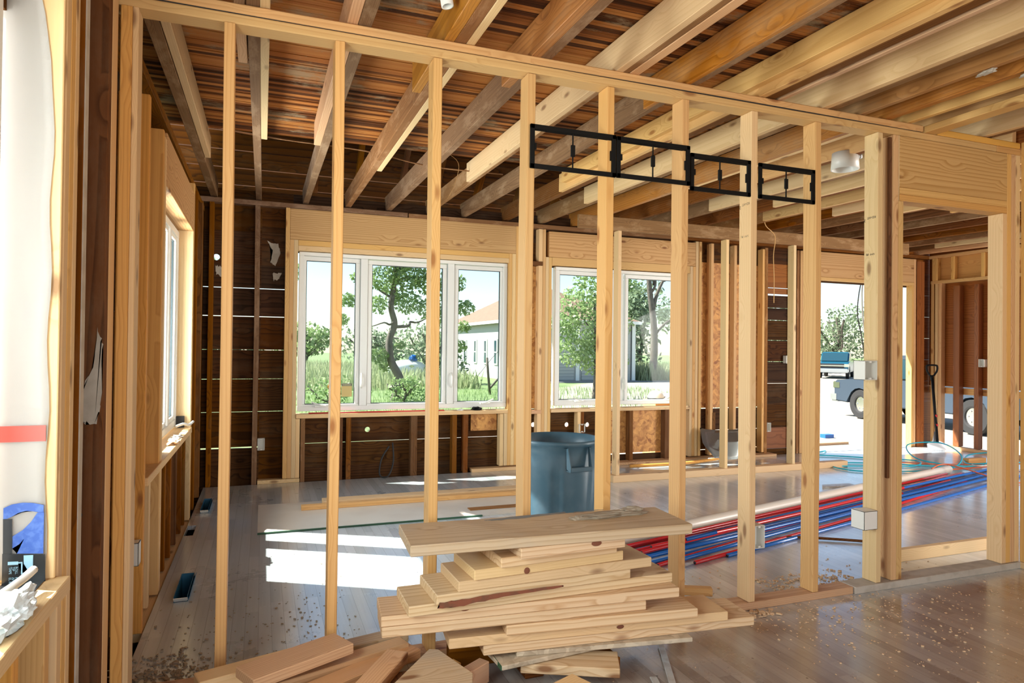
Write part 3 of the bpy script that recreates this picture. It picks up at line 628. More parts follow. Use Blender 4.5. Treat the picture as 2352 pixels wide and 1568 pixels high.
box('bottom_plate', (XL-.10, XL-.0), (3.4, 5.5), (-.05, -.01), 'pine2', 'narrow pale plate low along the gap below left window', 'plate')
box('top_plate', (XL-.14, XL-.02), (2.75, 6.6), (2.5, 2.55), 'brown', 'dark old plate along the top of left wall', 'plate')
# near left window bay
M_near = [(2.035, 2.075, 'pine2'), (2.078, 2.118, 'pine'), (2.121, 2.16, 'pine2')]
lab = ['innermost pale stud at right of the wrapped near window', 'middle pale stud at right of the wrapped near window', 'outer pale stud beside the dark board, near left']
for i, (a, b, m_) in enumerate(M_near): lstud(a, b, .0, 2.6, m_, lab[i], d=.14)
lstud(2.215, 2.262, 0, 2.6, 'brown', 'old dark brown stud with pale raw edge, near left', d=.13, warp=0)
box('stud_edge', (XL-.001, XL+.003), (2.218, 2.256), (0, 2.6), 'plaster', 'thin plaster line along the edge of the near dark stud', 'plaster')
lstud(2.53, 2.575, 0, 2.6, 'brown', 'wide old dark stud with plaster smears and a drilled hole', d=.13)
box('wall_stud', (XL-.12, XL-.0), (2.58, 2.665), (0, 2.6), 'pine2', 'whitish rough stud pair left of the partition end post', 'stud')
# plaster smears on the big dark stud (its camera face)
smear('plaster_smear', [(-.555, 1.04), (-.51, 1.03), (-.497, 1.10), (-.495, 1.30), (-.51, 1.34), (-.522, 1.22), (-.548, 1.14)], 2.528, 'plaster', 'large grey plaster smear on the wide dark stud, near left', seed=3)
smear('plaster_smear', [(-.572, 1.42), (-.562, 1.40), (-.556, 1.50), (-.568, 1.56)], 2.528, 'plaster', 'small grey plaster fleck above the large smear', seed=4)
lathe('drilled_hole', [(0, .001), (.011, .001), (.012, 0)], 'blk', (-.555, 2.527, .735), axis=(0, -1, 0), seg=20, label='round drilled cable hole in the wide dark stud', cat='hole')
smear('plaster_smear', [(-.60, .56), (-.572, .54), (-.566, .66), (-.585, .72)], 2.2135, 'plaster', 'grey plaster smear low on the narrow dark stud', seed=5)
# jamb board with house wrap, tape and print at the near window
box('jamb_board', (XL-.14, XL-.002), (2.015, 2.033), (.69, 2.5), 'pine2', 'wide pale jamb board of the near left window', 'board')
wr = empty('house_wrap', (-.58, 2.008, .70), 'white printed house wrap folded over the near window jamb', 'wrap')
bm = bmesh.new(); zs = [.70+i*.06 for i in range(31)]; row = []
for i, z in enumerate(zs):
    xr = -.512+.004*math.sin(i*1.1)-(.0 if z < 2.0 else (z-2.0)*.18)
    row.append([bm.verts.new((x_-(-.58), .006*math.sin(z*4+x_*50)*.3-.0, z-.70)) for x_ in [-.64+(xr+.64)*k/6 for k in range(7)]])
for a, b in zip(row, row[1:]):
    for k in range(6): bm.faces.new((a[k], a[k+1], b[k+1], b[k]))
bmesh.ops.solidify(bm, geom=bm.faces[:], thickness=.0015)
ws = link('sheet', to_mesh(bm, 'sheet'), 'wrap', wr, (-.58, 2.008, .70), smooth=True)
boxes_mesh('red_stripe', [(-.64, -.514, 2.002, 2.0035, 1.045, 1.085)], 'wrapred', wr)
# blue printed mark: an arc and diagonal legs
def flatpoly(name, pts, y, mat, parent, th=.0012):
    bm = bmesh.new(); c = pts[0]; f = [bm.verts.new((p[0]-c[0], 0, p[1]-c[1])) for p in pts]; g = [bm.verts.new((p[0]-c[0], th, p[1]-c[1])) for p in pts]
    bm.faces.new(f); bm.faces.new(g[::-1])
    for i in range(len(f)): bm.faces.new((f[i], g[i], g[(i+1) % len(f)], f[(i+1) % len(f)]))
    bmesh.ops.triangulate(bm, faces=[q for q in bm.faces if len(q.verts) > 4])
    return link(name, to_mesh(bm, name), mat, parent, (c[0], y, c[1]))
Yw = 2.0010
arc_o = [(-.60, .881), (-.583, .889), (-.56, .892), (-.539, .890), (-.515, .883)]
arc_i = [(-.515, .864), (-.528, .866), (-.539, .869), (-.553, .871), (-.569, .867), (-.583, .858), (-.592, .854), (-.60, .853)]
flatpoly('blue_mark', arc_o+arc_i, Yw, 'wrapblue', wr)
flatpoly('blue_mark', [(-.528, .865), (-.542, .842), (-.559, .823), (-.58, .809), (-.58, .779), (-.566, .788), (-.555, .802), (-.57, .765), (-.514, .76), (-.514, .865)], Yw, 'wrapblue', wr)
tp = empty('flashing_tape', (-.56, 1.999, .70), 'black flashing tape with blue print at the corner of near window', 'tape')
flatpoly('tape_strip', [(-.60, .854), (-.581, .853), (-.58, .766), (-.599, .768)], 1.9995, 'tapeblack', tp)
flatpoly('tape_patch', [(-.60, .768), (-.51, .758), (-.508, .690), (-.60, .690)], 1.9990, 'tapeblack', tp)
box('tape_patch', (-.60, XL-.02), (1.90, 1.998), (.6915, .6925), 'tapeblack', parent=tp)
flatpoly('roller_print', [(-.588, .747), (-.566, .746), (-.566, .738), (-.588, .739)], 1.9982, 'tapeblue', tp)
flatpoly('roller_print', [(-.566, .744), (-.557, .744), (-.557, .717), (-.541, .716), (-.541, .713), (-.560, .713), (-.560, .741), (-.566, .741)], 1.9982, 'tapeblue', tp)
flatpoly('roller_print', [(-.555, .760), (-.535, .759), (-.535, .720), (-.554, .722)], 1.9982, 'tapeblue', tp)
for s_, x_ in (('ROLL', -.572), ('TIP', -.5785), ('TAPE', -.585)): text('tape_text', s_, .0078, (x_, 1.9982, .7335), (0, 0, -1), (1, 0, 0), 'tapeblue', tp)
for s_, x_ in (('PARA', -.572), ('APLIC', -.5785), ('EL RO', -.585)): text('tape_text', s_, .0078, (x_, 1.9982, .7075), (0, 0, -1), (1, 0, 0), 'tapeblue', tp)
box('window_sill_plate', (XL-.16, XL+.03), (.60, 2.03), (.650, .690), 'pine2', 'pale sill board of the near left window', 'sill')
for i, y in enumerate([1.50, 1.74, 1.97]): box('wall_stud', (XL-.11, XL-.01), (y, y+.04), (0, .649), ['brown', 'amber', 'pine'][i], ['short old stud under the near left sill', 'splintered amber stud under the near left sill', 'pale stud under the right end of near left sill'][i], 'stud')
# crumpled plastic and a white tube on the sill
def crumple(name, loc, sx, sy, sz, mat, label, cat, seed, sub=4):
    rr = random.Random(seed); bm = bmesh.new(); bmesh.ops.create_icosphere(bm, subdivisions=sub, radius=1)
    o_ = Vector((seed*3.1, seed*1.7, 0))
    for v in bm.verts:
        n = noise.fractal(v.co*1.7+o_, 1, 2, 5); r_ = abs(noise.noise(v.co*4+o_))
        v.co *= 1+.55*n-.35*r_; v.co = Vector((v.co.x*sx, v.co.y*sy, max(v.co.z, -.55)*sz))
    mz = min(v.co.z for v in bm.verts)
    for v in bm.verts: v.co.z -= mz
    return tag(link(name, to_mesh(bm, name), mat, None, loc), label, cat)
M['film'] = plain('plastic_film', (.80, .86, .88), .2); M['film'].node_tree.nodes['Principled BSDF'].inputs['Transmission Weight'].default_value = .25
crumple('plastic_film', (-.50, 1.70, .692), .045, .12, .045, 'film', 'crumpled clear plastic film on the near left sill', 'plastic', 2)
tube('plastic_tube', [(-.58, 1.70, .725), (-.548, 1.78, .728), (-.525, 1.87, .735), (-.515, 1.93, .742)], .010, 'wplastic', 'white plastic tube end lying on the near left sill', 'tube', smoothn=4)
crumple('debris', (-.50, 4.55, .686), .04, .09, .02, 'sawdust', 'torn paper and wood scraps on the left window sill', 'debris', 5, 3)
crumple('debris', (-.52, 4.83, .686), .035, .05, .012, 'white', 'small white scrap on the left window sill', 'debris', 6, 3)
tube('crank_handle', [(-.56, 5.18, .72), (-.52, 5.24, .73), (-.49, 5.32, .715), (-.47, 5.40, .73)], .009, 'white', 'white window crank lying at far end of the left sill', 'handle', smoothn=4)
box('black_tape', (-.585, -.53, ), (5.405, 5.428), (.686, .77), 'blk', 'small black tape patch in the corner of left window', 'tape')

# ================================================================== PARTITION
XS = [-.149, .253, .651, 1.071, 1.465, 1.873, 2.287, 2.702, 3.141]
SM = ['pine', 'pine', 'pine', 'pine', 'pine', 'pine', 'pine2', 'pine', 'pine2']
SL = ['leftmost free stud of the partition, standing behind the offcut pile', 'second free partition stud, ending behind the pinkish offcut', 'partition stud rising behind left part of the board stack', 'partition stud just left of the blue-grey bin', 'partition stud just right of the blue-grey bin', 'partition stud at the right end of board stack top', 'partition stud left of the low open white box, stamped near top', 'partition stud between the fourth black frame and stamped post', 'pale stamped partition post carrying two white boxes']
for i, x in enumerate(XS):
    s = box('partition_stud', (x, x+.038), (YP, YP+.089), (.04, 2.503), SM[i], SL[i], 'stud', warp=.0035 if i in (0, 1, 3, 7) else .0015)
    if i in (6, 8):
        dz = 0 if i == 6 else 0
        for s_, zz, sz in (('2', 2.035, .022), ('KD-HT', 2.045, .018)):
            yy = YP+.078 if s_ == '2' else YP+.058
            text('stamp', s_, sz, (x-.0006, yy-(.0 if s_ == '2' else .045), zz), (0, 1, 0), (0, 0, -1), 'ink', s)
        text('stamp', 'S-P-F  (R)', .014, (x-.0006, YP+.02, 1.88 if i == 6 else 1.84), (0, 1, 0), (0, 0, -1), 'ink', s)
box('partition_post', (-.489, -.452), (YP, YP+.089), (0, 2.503), 'amber', 'orange end stud where the partition meets left wall', 'post')
box('partition_post', (-.4515, -.432), (YP+.001, YP+.089), (0, 2.503), 'pine2', 'pale strip stud beside the orange partition end stud', 'post')
box('partition_stud', (3.256, 3.294), (YP-.0, YP+.089), (.04, 2.503), 'fir', 'pinkish king stud with bark edge, left of the doorway', 'stud', warp=.001)
box('bark_edge', (3.238, 3.2555), (YP+.012, YP+.03), (.6, 2.49), 'brown', 'strip of dark bark along the pinkish doorway stud', 'bark', warp=.004)
box('partition_stud', (3.296, 3.334), (YP, YP+.089), (.04, 2.139), 'pine', 'jack stud at the left side of the interior doorway', 'stud')
box('partition_stud', (3.2955, 3.302), (YP+.0, YP+.089), (2.1395, 2.503), 'pine2', 'thin stud sliver left of the doorway header', 'stud')
box('partition_stud', (4.152, 4.19), (YP, YP+.089), (.04, 2.139), 'pine2', 'broad-faced jack stud at the right side of doorway', 'stud')
for i, (a, b) in enumerate([(4.191, 4.229), (4.23, 4.268), (4.269, 4.307)]): box('partition_stud', (a, b), (YP, YP+.089), (.04, 2.503), ['pine', 'fir', 'pine2'][i], ['king stud touching the right end of doorway header', 'middle stud of the triple right of the doorway', 'last partition stud against the right strand board wall'][i], 'stud')
box('wall_stud', (4.308, 4.344), (2.40, 2.69), (.04, 2.58), 'pine', 'pine stud of the near right wall at photo edge', 'stud')
box('bottom_plate', (4.308, 4.35), (-2.0, 2.69), (0, .038), 'pine2', 'bottom plate of the near right wall', 'plate')
box('door_header', (3.303, 4.19), (YP, YP+.085), (2.216, 2.502), 'hdr', 'wide knotty header board over the interior doorway', 'header')
box('header_plate', (3.296, 4.19), (YP, YP+.087), (2.178, 2.215), 'pine', 'upper plate beneath the interior doorway header', 'plate')
box('header_plate', (3.296, 4.19), (YP, YP+.087), (2.140, 2.177), 'amber', 'lower plate directly over the interior doorway opening', 'plate')
box('partition_plate', (-.55, 4.10), (YP-.001, YP+.09), (2.504, 2.541), 'pine', 'long lower top plate of the partition across the photo', 'plate', bev=.004, warp=.002)
box('partition_plate', (4.101, 4.31), (YP, YP+.09), (2.504, 2.541), 'amber', 'short end piece of lower partition top plate, right', 'plate')
box('partition_plate', (-.55, 3.49), (YP+.003, YP+.09), (2.5465, 2.583), 'pine', 'long upper top plate of the partition with rough edge', 'plate', bev=.005, warp=.002)
box('seam_shadow', (-.54, 3.48), (YP+.006, YP+.02), (2.5375, 2.548), 'blk', 'dark rough strip for shadow and wane between the two long top plates', 'seam', warp=.002)  # black strip fills the open seam to draw its shadow and wane
box('partition_plate', (3.60, 4.31), (YP, YP+.09), (2.543, 2.580), 'amber', 'short upper top plate above the interior doorway', 'plate', bev=.005)
box('cross_plate', (3.50, 3.59), (-1.6, YP+.088), (2.543, 2.581), 'pine', 'pine plate running from partition toward the viewer overhead', 'plate')
box('bottom_plate', (-.45, 2.98), (YP, YP+.089), (0, .038), 'fir', 'reddish bottom plate of the partition', 'plate', warp=.0)
box('bottom_plate', (2.985, 4.31), (YP-.01, YP+.095), (0, .038), 'plaster', 'grey dusty bottom plate under the interior doorway', 'plate')
box('lumber_board', (3.62, 4.60), (3.005, 3.045), (0, .075), 'pine2', 'pale board standing on edge just behind the interior doorway', 'board')
# black rectangular frames between the studs
def black_frame(label, x0, x1, z0, z1, y):
    f = empty('bracket_frame', ((x0+x1)/2, y, z0), label, 'frame', 'black bracket frames between studs'); b = .021
    boxes_mesh('rim', [(x0, x1, y-.012, y-.001, z0, z0+b), (x0, x1, y-.012, y-.001, z1-b, z1), (x0, x0+b, y-.012, y-.001, z0, z1), (x1-b, x1, y-.012, y-.001, z0, z1), (x0+.01, x1-.01, y-.001, y+.004, z1-b-.004, z1-b+.002)], 'black', f, bev=.002)
    xm = (x0*.5+x1*.5)-.006; zm = (z0+z1)/2
    boxes_mesh('centre_rod', [(xm-.0025, xm+.0025, y-.009, y-.004, z0+b, z1-b)], 'black', f)
    boxes_mesh('centre_clip', [(xm-.010, xm+.010, y-.013, y-.002, zm-.026, zm+.026)], 'black', f, bev=.002)
    boxes_mesh('side_latch', [(x0+b, x0+b+.008, y-.011, y-.003, zm-.014, zm+.014)], 'black', f); boxes_mesh('side_latch', [(x1-b-.008, x1-b, y-.011, y-.003, zm-.022, zm+.022)], 'black', f)
black_frame('leftmost black frame, spanning the stud right of the bin', 1.083, 1.508, 2.084, 2.278, YP-.001)
black_frame('second black frame, touching the right side of the first', 1.512, 1.912, 2.085, 2.276, YP-.001)
black_frame('third black frame, set between two studs', 1.925, 2.284, 2.068, 2.25, YP+.013)
black_frame('rightmost black frame, left of the plain stud', 2.335, 2.70, 2.066, 2.246, YP+.013)
# electrical boxes
def ebox(label, c, size, opening, depth=.06, group=None):
    """open switch box; opening = axis direction of the open side"""
    o = empty('electrical_box', c, label, 'electrical box'); w, h = size; t = .003
    bx = [(-w/2, w/2, depth-t, depth, -h/2, h/2), (-w/2, -w/2+t, 0, depth, -h/2, h/2), (w/2-t, w/2, 0, depth, -h/2, h/2), (-w/2, w/2, 0, depth, -h/2, -h/2+t), (-w/2, w/2, 0, depth, h/2-t, h/2)]
    bm = bmesh.new(); 
    for b in bx: bm_box(bm, b[1]-b[0], b[3]-b[2], b[5]-b[4], ((b[0]+b[1])/2, (b[2]+b[3])/2, (b[4]+b[5])/2), .0005)
    body = link('body', to_mesh(bm, 'body'), 'wplastic', o, c)
    bm = bmesh.new()
    for s in (-1, 1): bm_box(bm, .014, .012, .008, (0, .008, s*(h/2-.008)), .001); 
    tb = link('screw_tab', to_mesh(bm, 'tabs'), 'wplastic', o, c)
    ang = {'-Y': 0, '-X': -PI/2, '+X': PI/2, '+Y': PI}[opening]
    for q in (body, tb): q.rotation_euler = (0, 0, ang)
    return o
ebox('white electrical box chest-high on the pale stamped post', (3.085, YP-.012, 1.197), (.09, .105), '-Y', .075)
ebox('white electrical box low on the pale stamped post, closed side forward', (3.075, YP+.06, .39), (.095, .10), '+Y', .085)
ebox('white open box low beside the stud behind pipe ends', (2.366, YP+.012, .355), (.062, .115), '-Y')
ebox('white open box low on the lone grey far stud', (.0, 6.635, .369), (.062, .11), '-Y')
ebox('white open box on grey stud by slatted dark boards', (5.925, 6.63, .345), (.062, .11), '-Y')
ebox('white box waist-high behind greenish stud near doorway', (6.25, 6.64, 1.19), (.10, .10), '-Y')
ebox('white box on red-brown stud in the right wall', (XR-.01, 5.90, 1.17), (.07, .10), '-X')
ebox('white box behind the round bin on short studs', (3.32, 6.60, .42), (.07, .09), '-Y')
ebox('white box low on the wide dark stud, near left', (XL-.012, 2.286, .37), (.046, .125), '+X', .05)
ebox('white box on the wide amber stud in left wall', (XL-.045, 3.325, .383), (.09, .10), '+Y', .06)
# ================================================================== JOISTS
def joist(x0, x1, y0, y1, mat, label, h=.15, dz=0, name='ceiling_joist', warp=.0004):
    ym = (y0+y1)/2; z0 = jz(ym)+dz; o = box(name, (x0, x1), (y0, y1), (z0, z0+h), mat, label, 'joist', tilt=math.atan(.018), warp=warp); return o
joist(-.464, -.407, -1.6, 6.75, 'oldj', 'old rough joist tight against the left wall')
joist(-.404, -.366, 2.95, 5.20, 'pine2', 'new pale board nailed beside the leftmost old joist', name='sister_joist')
joist(-.077, -.028, -1.6, 6.75, 'oldj', 'thin rough old joist above the first free partition stud')
joist(-.027, .010, -1.6, 4.55, 'pine2', 'narrow new board beside the thin old joist, left', name='sister_joist')
joist(-.125, -.083, 2.80, 3.35, 'fir', 'short pinkish block end left of the thin old joist', name='sister_joist', dz=.02)
joist(.298, .341, -1.6, 4.55, 'fir', 'orange-pink board beside the second old joist from left', name='sister_joist')
joist(.342, .395, -1.6, 6.75, 'oldj', 'rough grey joist above the second free stud')
joist(.697, .741, -1.6, 3.35, 'orange', 'orange joist board with plaster film above third stud', name='sister_joist')
joist(.742, .793, -1.6, 6.75, 'oldj', 'broken-edged old joist with a notch near the white pipe')
joist(.794, .831, -1.6, 5.08, 'pine2', 'new pale strip right of the notched old joist', name='sister_joist')
joist(1.092, 1.139, -1.6, 3.1, 'orange', 'orange joist with grey-green paint patches, top centre', name='sister_joist', dz=-.001)
joist(1.140, 1.191, -1.6, 6.75, 'oldj', 'old dark joist right of the paint-patched orange one')
joist(1.518, 1.556, -1.6, 5.13, 'pine2', 'first broad new pine joist from the left', name='sister_joist')
joist(1.557, 1.585, -1.6, 6.75, 'oldj', 'old rough joist hidden behind the first new joist')
joist(1.590, 1.640, -1.6, 3.0, 'fir', 'brownish strip right of the first new joist', name='sister_joist')
joist(1.905, 1.93, -1.6, 3.1, 'orange', 'orange joist with a torn paint patch, upper centre right', name='sister_joist')
joist(1.931, 1.970, -1.6, 6.75, 'oldj', 'peeling old joist right of the torn-paint orange joist')
joist(2.30, 2.343, -1.6, 5.0, 'pine', 'orange-tinted new joist of the double pair overhead', name='sister_joist', dz=.045, h=.105)
joist(2.344, 2.383, -1.6, 5.15, 'pine', 'yellow new joist of the double pair overhead', name='sister_joist')
joist(2.386, 2.44, -1.6, 6.75, 'brown', 'old red-brown joist right of the double new pair')
joist(2.465, 2.495, -1.6, 2.75, 'fir', 'reddish strip between the double pair and knotty joist', name='sister_joist')
joist(2.757, 2.797, -1.6, 5.5, 'pine2', 'wide new joist with dark knots, upper right', name='sister_joist')
joist(2.80, 2.85, -1.6, 6.75, 'oldj', 'old splintered joist right of the knotty new one')
joist(3.02, 3.055, -1.6, 2.9, 'orange', 'old orange strip left of a brown joist, upper right', name='sister_joist')
joist(3.20, 3.245, -1.6, 6.75, 'orange', 'brown-orange joist with plaster crumbs, upper right')
joist(3.25, 3.285, 2.8, 4.6, 'pine2', 'new board beside the joist behind the stamped post', name='sister_joist')
joist(3.37, 3.405, -1.6, 2.9, 'pine', 'new joist just left of the overhead cross plate', name='sister_joist')
k = 0
for i, xx in enumerate([3.62, 4.03, 4.44, 4.85, 5.26, 5.67, 6.08, 6.49, 6.90, 7.31, 7.72, 8.13, 8.50]):
    mt = ['brown', 'oldj', 'brown', 'oldj', 'brown', 'oldj', 'brown', 'oldj', 'brown', 'brown', 'oldj', 'brown', 'fir'][i]
    joist(xx, xx+.045, -1.6, 6.75, mt, '%s old joist to the right of the cross plate' % ORD[i])
    if i < 7: joist(xx-.038, xx-.001, (-1.6 if i < 2 else 2.8), [4.35, 5.3, 4.9, 5.5, 5.0, 4.6, 4.4][i], 'pine2' if i % 3 else 'pine', 'new board left of the %s old joist beyond the cross plate' % ORD[i], name='sister_joist')
joist(8.10, 8.128, 3.4, 6.1, 'pine2', 'pale new board high over the doorway to the right', name='sister_joist')
# rafters in the eave
for i, xx in enumerate([.46, .86, 1.30, 1.66, 2.10, 2.56, 3.0, 3.4]):
    bm = bmesh.new(); bm_box(bm, 2.4, .045, .10, (0, 0, 0), .002); o = link('roof_rafter', to_mesh(bm, 'roof_rafter'), 'brown', None, (xx, 5.93, 3.66))
    v = Vector((0, -.72, .694)).normalized(); o.rotation_euler = v.to_track_quat('X', 'Z').to_euler(); tag(o, '%s rafter from the left in the dark eave' % ORD[i], 'rafter')
# leftovers up at the ceiling
lathe('pipe_stub', [(.019, 0), (.024, 0), (.024, .16), (.019, .16), (.019, 0)], 'white', (.645, 2.46, 2.60), axis=(-.15, .1, 1), label='white plastic pipe stub sticking down between old joists', cat='pipe')
can = empty('ceiling_fan_box', (3.66, 3.36, 2.55), 'round white fixture box under the joists near stamped post', 'fixture')
lathe('shell', [(.080, 0), (.087, 0), (.080, .11), (0, .11), (0, .104), (.073, .104), (.080, 0)], 'white', (3.62, 3.36, 2.51), can)
lathe('adjuster', [(0, 0), (.012, 0), (.012, .05), (0, .05)], 'alu', (3.755, 3.36, 2.60), can, 16)
boxes_mesh('inner_plate', [(3.63, 3.69, 3.33, 3.39, 2.625, 2.638)], 'alu', can)
tube('hanging_wire', [(4.87, 5.55, 2.70), (4.9, 5.55, 2.60), (5.02, 5.55, 2.50), (5.01, 5.56, 2.3), (5.03, 5.57, 2.05), (5.02, 5.56, 1.8)], .004, 'pine', 'thin yellowish wire hanging from joists by greenish stud', 'wire', smoothn=5)
tube('hanging_wire', [(1.18, 4.55, 2.68), (1.30, 4.6, 2.62), (1.36, 4.9, 2.55), (1.33, 5.0, 2.45)], .0018, 'oldj', 'short pale wire dangling between old joists', 'wire', smoothn=5)
tube('old_wire', [(-.45, 5.0, 2.80), (.1, 5.02, 2.77), (.7, 5.04, 2.76), (1.2, 5.05, 2.70), (1.8, 5.05, 2.70)], .005, 'oldj', 'thin old wire strung along the edge of ceiling boards', 'wire', smoothn=5)
crumple('plaster_lump', (3.23, 1.95, 2.555), .03, .07, .014, 'plaster', 'pale plaster lump stuck under a joist, upper right', 'plaster', 9, 3)
crumple('plaster_lump', (3.05, 2.05, 2.56), .02, .04, .012, 'plaster', 'smaller pale plaster lump under joist, upper right', 'plaster', 11, 3)

# ================================================================== BOARD STACK
def slab(name, p0, p1, w, t, ztop, mat, label, cat='board', z1=None, group=None):
    """board whose front edge runs p0->p1 (x,y), reaching back by w; z1 = top height at the far end"""
    a = Vector((p0[0], p0[1], ztop)); b = Vector((p1[0], p1[1], ztop if z1 is None else z1)); d = (b-a).normalized()
    s = Vector((-d.y, d.x, 0)).normalized(); n = d.cross(s); L = (b-a).length; bm = bmesh.new(); bm_box(bm, L, w, t, bev=.003)
    o = link(name, to_mesh(bm, name), mat, None, (a+b)/2+s*w/2-n*t/2)
    o.rotation_euler = Matrix(((d.x, s.x, n.x), (d.y, s.y, n.y), (d.z, s.z, n.z))).to_euler(); return tag(o, label, cat, group)
K = .965
def ks(p): return (p[0]*K, p[1]*K)
def kz(z): return 1.295-K*(1.295-z)
ST = [
 (.571, (.514, 2.394), (1.689, 2.331), .30, .0393, 'dusty', 'topmost wide board of the stack, dusty with grey smears'),
 (.530, (.933, 2.359), (1.394, 2.372), .27, .0385, 'syp', 'short board right under the topmost, with a brown knot end'),
 (.489, (.869, 2.404), (1.392, 2.435), .25, .0385, 'syp', 'third board from the top with fine parallel grain'),
 (.448, (.767, 2.419), (1.436, 2.459), .235, .0385, 'pine2', 'fourth board from the top with a round dark red knot'),
 (.407, (.708, 2.43), (1.574, 2.458), .235, .0385, 'pine2', 'fifth board from the top, smooth and pale'),
 (.366, (.624, 2.429), (1.474, 2.463), .24, .0385, 'syp', 'sixth board from the top with reddish bark edge'),
 (.325, (.524, 2.459), (1.686, 2.468), .22, .0385, 'syp', 'seventh board from top, reaching stack right beside stud'),
 (.284, (.43, 2.502), (1.677, 2.402), .20, .0385, 'syp', 'eighth board from top with a half knot and swirling grain'),
 (.243, (.433, 2.502), (1.523, 2.416), .19, .0385, 'syp', 'ninth board from top, lowest at the stack left tip'),
 (.202, (.915, 2.46), (1.743, 2.362), .25, .0385, 'syp', 'tenth board from top, starting mid-stack under a gap'),
 (.161, (.695, 2.508), (1.912, 2.379), .20, .0385, 'pine2', 'eleventh board from top with a dark oval knot'),
 (.120, (.833, 2.497), (2.057, 2.383), .22, .0385, 'syp', 'longest board, reaching farthest right, near stack bottom')]
for z, a, b, w, t, m_, lb in ST:
    slab('lumber_board', ks(a), ks(b), min(w, 2.688-max(a[1], b[1])*K), t, kz(z), m_, lb)
slab('chipboard_strip', ks((.969, 2.486)), ks((1.723, 2.369)), .24, .018, kz(.079), 'chip', 'straight chipboard strip under the longest board', 'board')
cs = empty('chipboard_strip', (.9, 2.36, .06), 'lower chipboard strip with a green painted end', 'board')
q = slab('panel', ks((.888, 2.433)), (1.62, 2.42), .20, .018, kz(.060), 'chip', None, None); q.parent = cs; q.location -= cs.location
q = slab('green_end', (.853, 2.349), (.8565, 2.349), .20, .0182, kz(.060)+.0001, 'green', None, None); q.parent = cs; q.location -= cs.location
slab('lumber_board', (.945, 2.385), (1.288, 2.222), .15, .036, kz(.041)-.003, 'syp', 'lowest wood board of stack, turned slightly clockwise')
slab('bearer_block', (.98, 2.42), (1.06, 2.42), .24, .044, .044, 'brown', 'dark bearer under the left part of the stack', 'block')
slab('bearer_block', (1.30, 2.38), (1.38, 2.38), .24, .044, .044, 'brown', 'dark bearer under the right part of the stack', 'block')
slab('bearer_block', (.72, 2.60), (1.02, 2.58), .05, .10, .10, 'brown', 'dark upright piece under overhanging left boards', 'block')
# knots and bark on the stack edges
def knot(p, z, rx, rz, label, y):
    lathe('knot', [(0, .0012), (rx*.6, .0012), (rx, 0)], 'brown', (p, y, z), axis=(0, -1, 0), seg=20).scale = (1, rz/rx, 1)
bk = smear('bark_strip', [(.606, .352), (.70, .352), (.86, .366), (1.1, .374), (1.1, .380), (.85, .381), (.70, .375), (.612, .372)], 2.3425, 'brown', 'reddish bark strip along front edge of sixth board', 'bark', jit=.22)
M['bark2'] = plain('red_bark', (.22, .065, .03), .8, 0, .6, (.12, .06, .03), 30); bk.data.materials[0] = M['bark2']
crumple('sawdust_heap', (1.38, 2.47, kz(.571)), .16, .035, .010, 'heapdust', 'heap of grey sawdust on the right end of top board', 'sawdust', 21, 4)
crumple('sawdust_heap', (1.50, 2.50, kz(.571)), .06, .03, .014, 'heapdust', 'small sawdust lump near right end of top board', 'sawdust', 22, 3)
crumple('sawdust_heap', (1.22, 2.46, kz(.571)), .035, .02, .009, 'heapdust', 'tiny sawdust lump left of the heap on top board', 'sawdust', 23, 3)
def edge_knot(pos, rx, rz, label):
    o = lathe('knot', [(0, .0016), (.7, .0014), (1, 0)], M['bark2'], pos, axis=(0, -1, 0), seg=24, label=label, cat='knot'); o.scale = (rx, rz, 1)
    o.rotation_euler = (PI/2, 0, 0)
edge_knot((.952, 2.3455, .4509), .012, .0125, 'round dark red knot on the edge of the fourth board')
edge_knot((.722, 2.3885, .3209), .019, .009, 'half-round brown knot on the edge of the eighth board')
edge_knot((1.360, 2.346, .1828), .017, .008, 'dark oval knot on edge of the eleventh board')
edge_knot((1.215, 2.284, .5477), .022, .011, 'dark brown patch near right end of the short second board')
M['greysm'] = plain('grey_smear', (.20, .20, .19), .9)
def topflat(name, pts, z, mat, label):
    bm = bmesh.new(); c = pts[0]; rr = random.Random(len(label)); P = []
    for i in range(len(pts)):
        a, b = pts[i], pts[(i+1) % len(pts)]
        for k in range(7): t = k/7; P.append((a[0]+(b[0]-a[0])*t+rr.uniform(-.004, .004), a[1]+(b[1]-a[1])*t+rr.uniform(-.004, .004)))
    f = [bm.verts.new((p[0]-c[0], p[1]-c[1], .0006)) for p in P]; bm.faces.new(f); bmesh.ops.triangulate(bm, faces=bm.faces[:]); bmesh.ops.solidify(bm, geom=bm.faces[:], thickness=.0005)
    return tag(link(name, to_mesh(bm, name), mat, None, (c[0], c[1], z)), label, 'stain')
topflat('grey_smear', [(.85, 2.565), (1.05, 2.585), (1.22, 2.585), (1.22, 2.57), (1.02, 2.545), (.88, 2.545)], kz(.571), 'greysm', 'dark grey smear along the back edge of top board')
topflat('grey_smear', [(1.26, 2.575), (1.40, 2.575), (1.40, 2.568), (1.25, 2.560)], kz(.571), 'greysm', 'second short grey streak at back of top board')
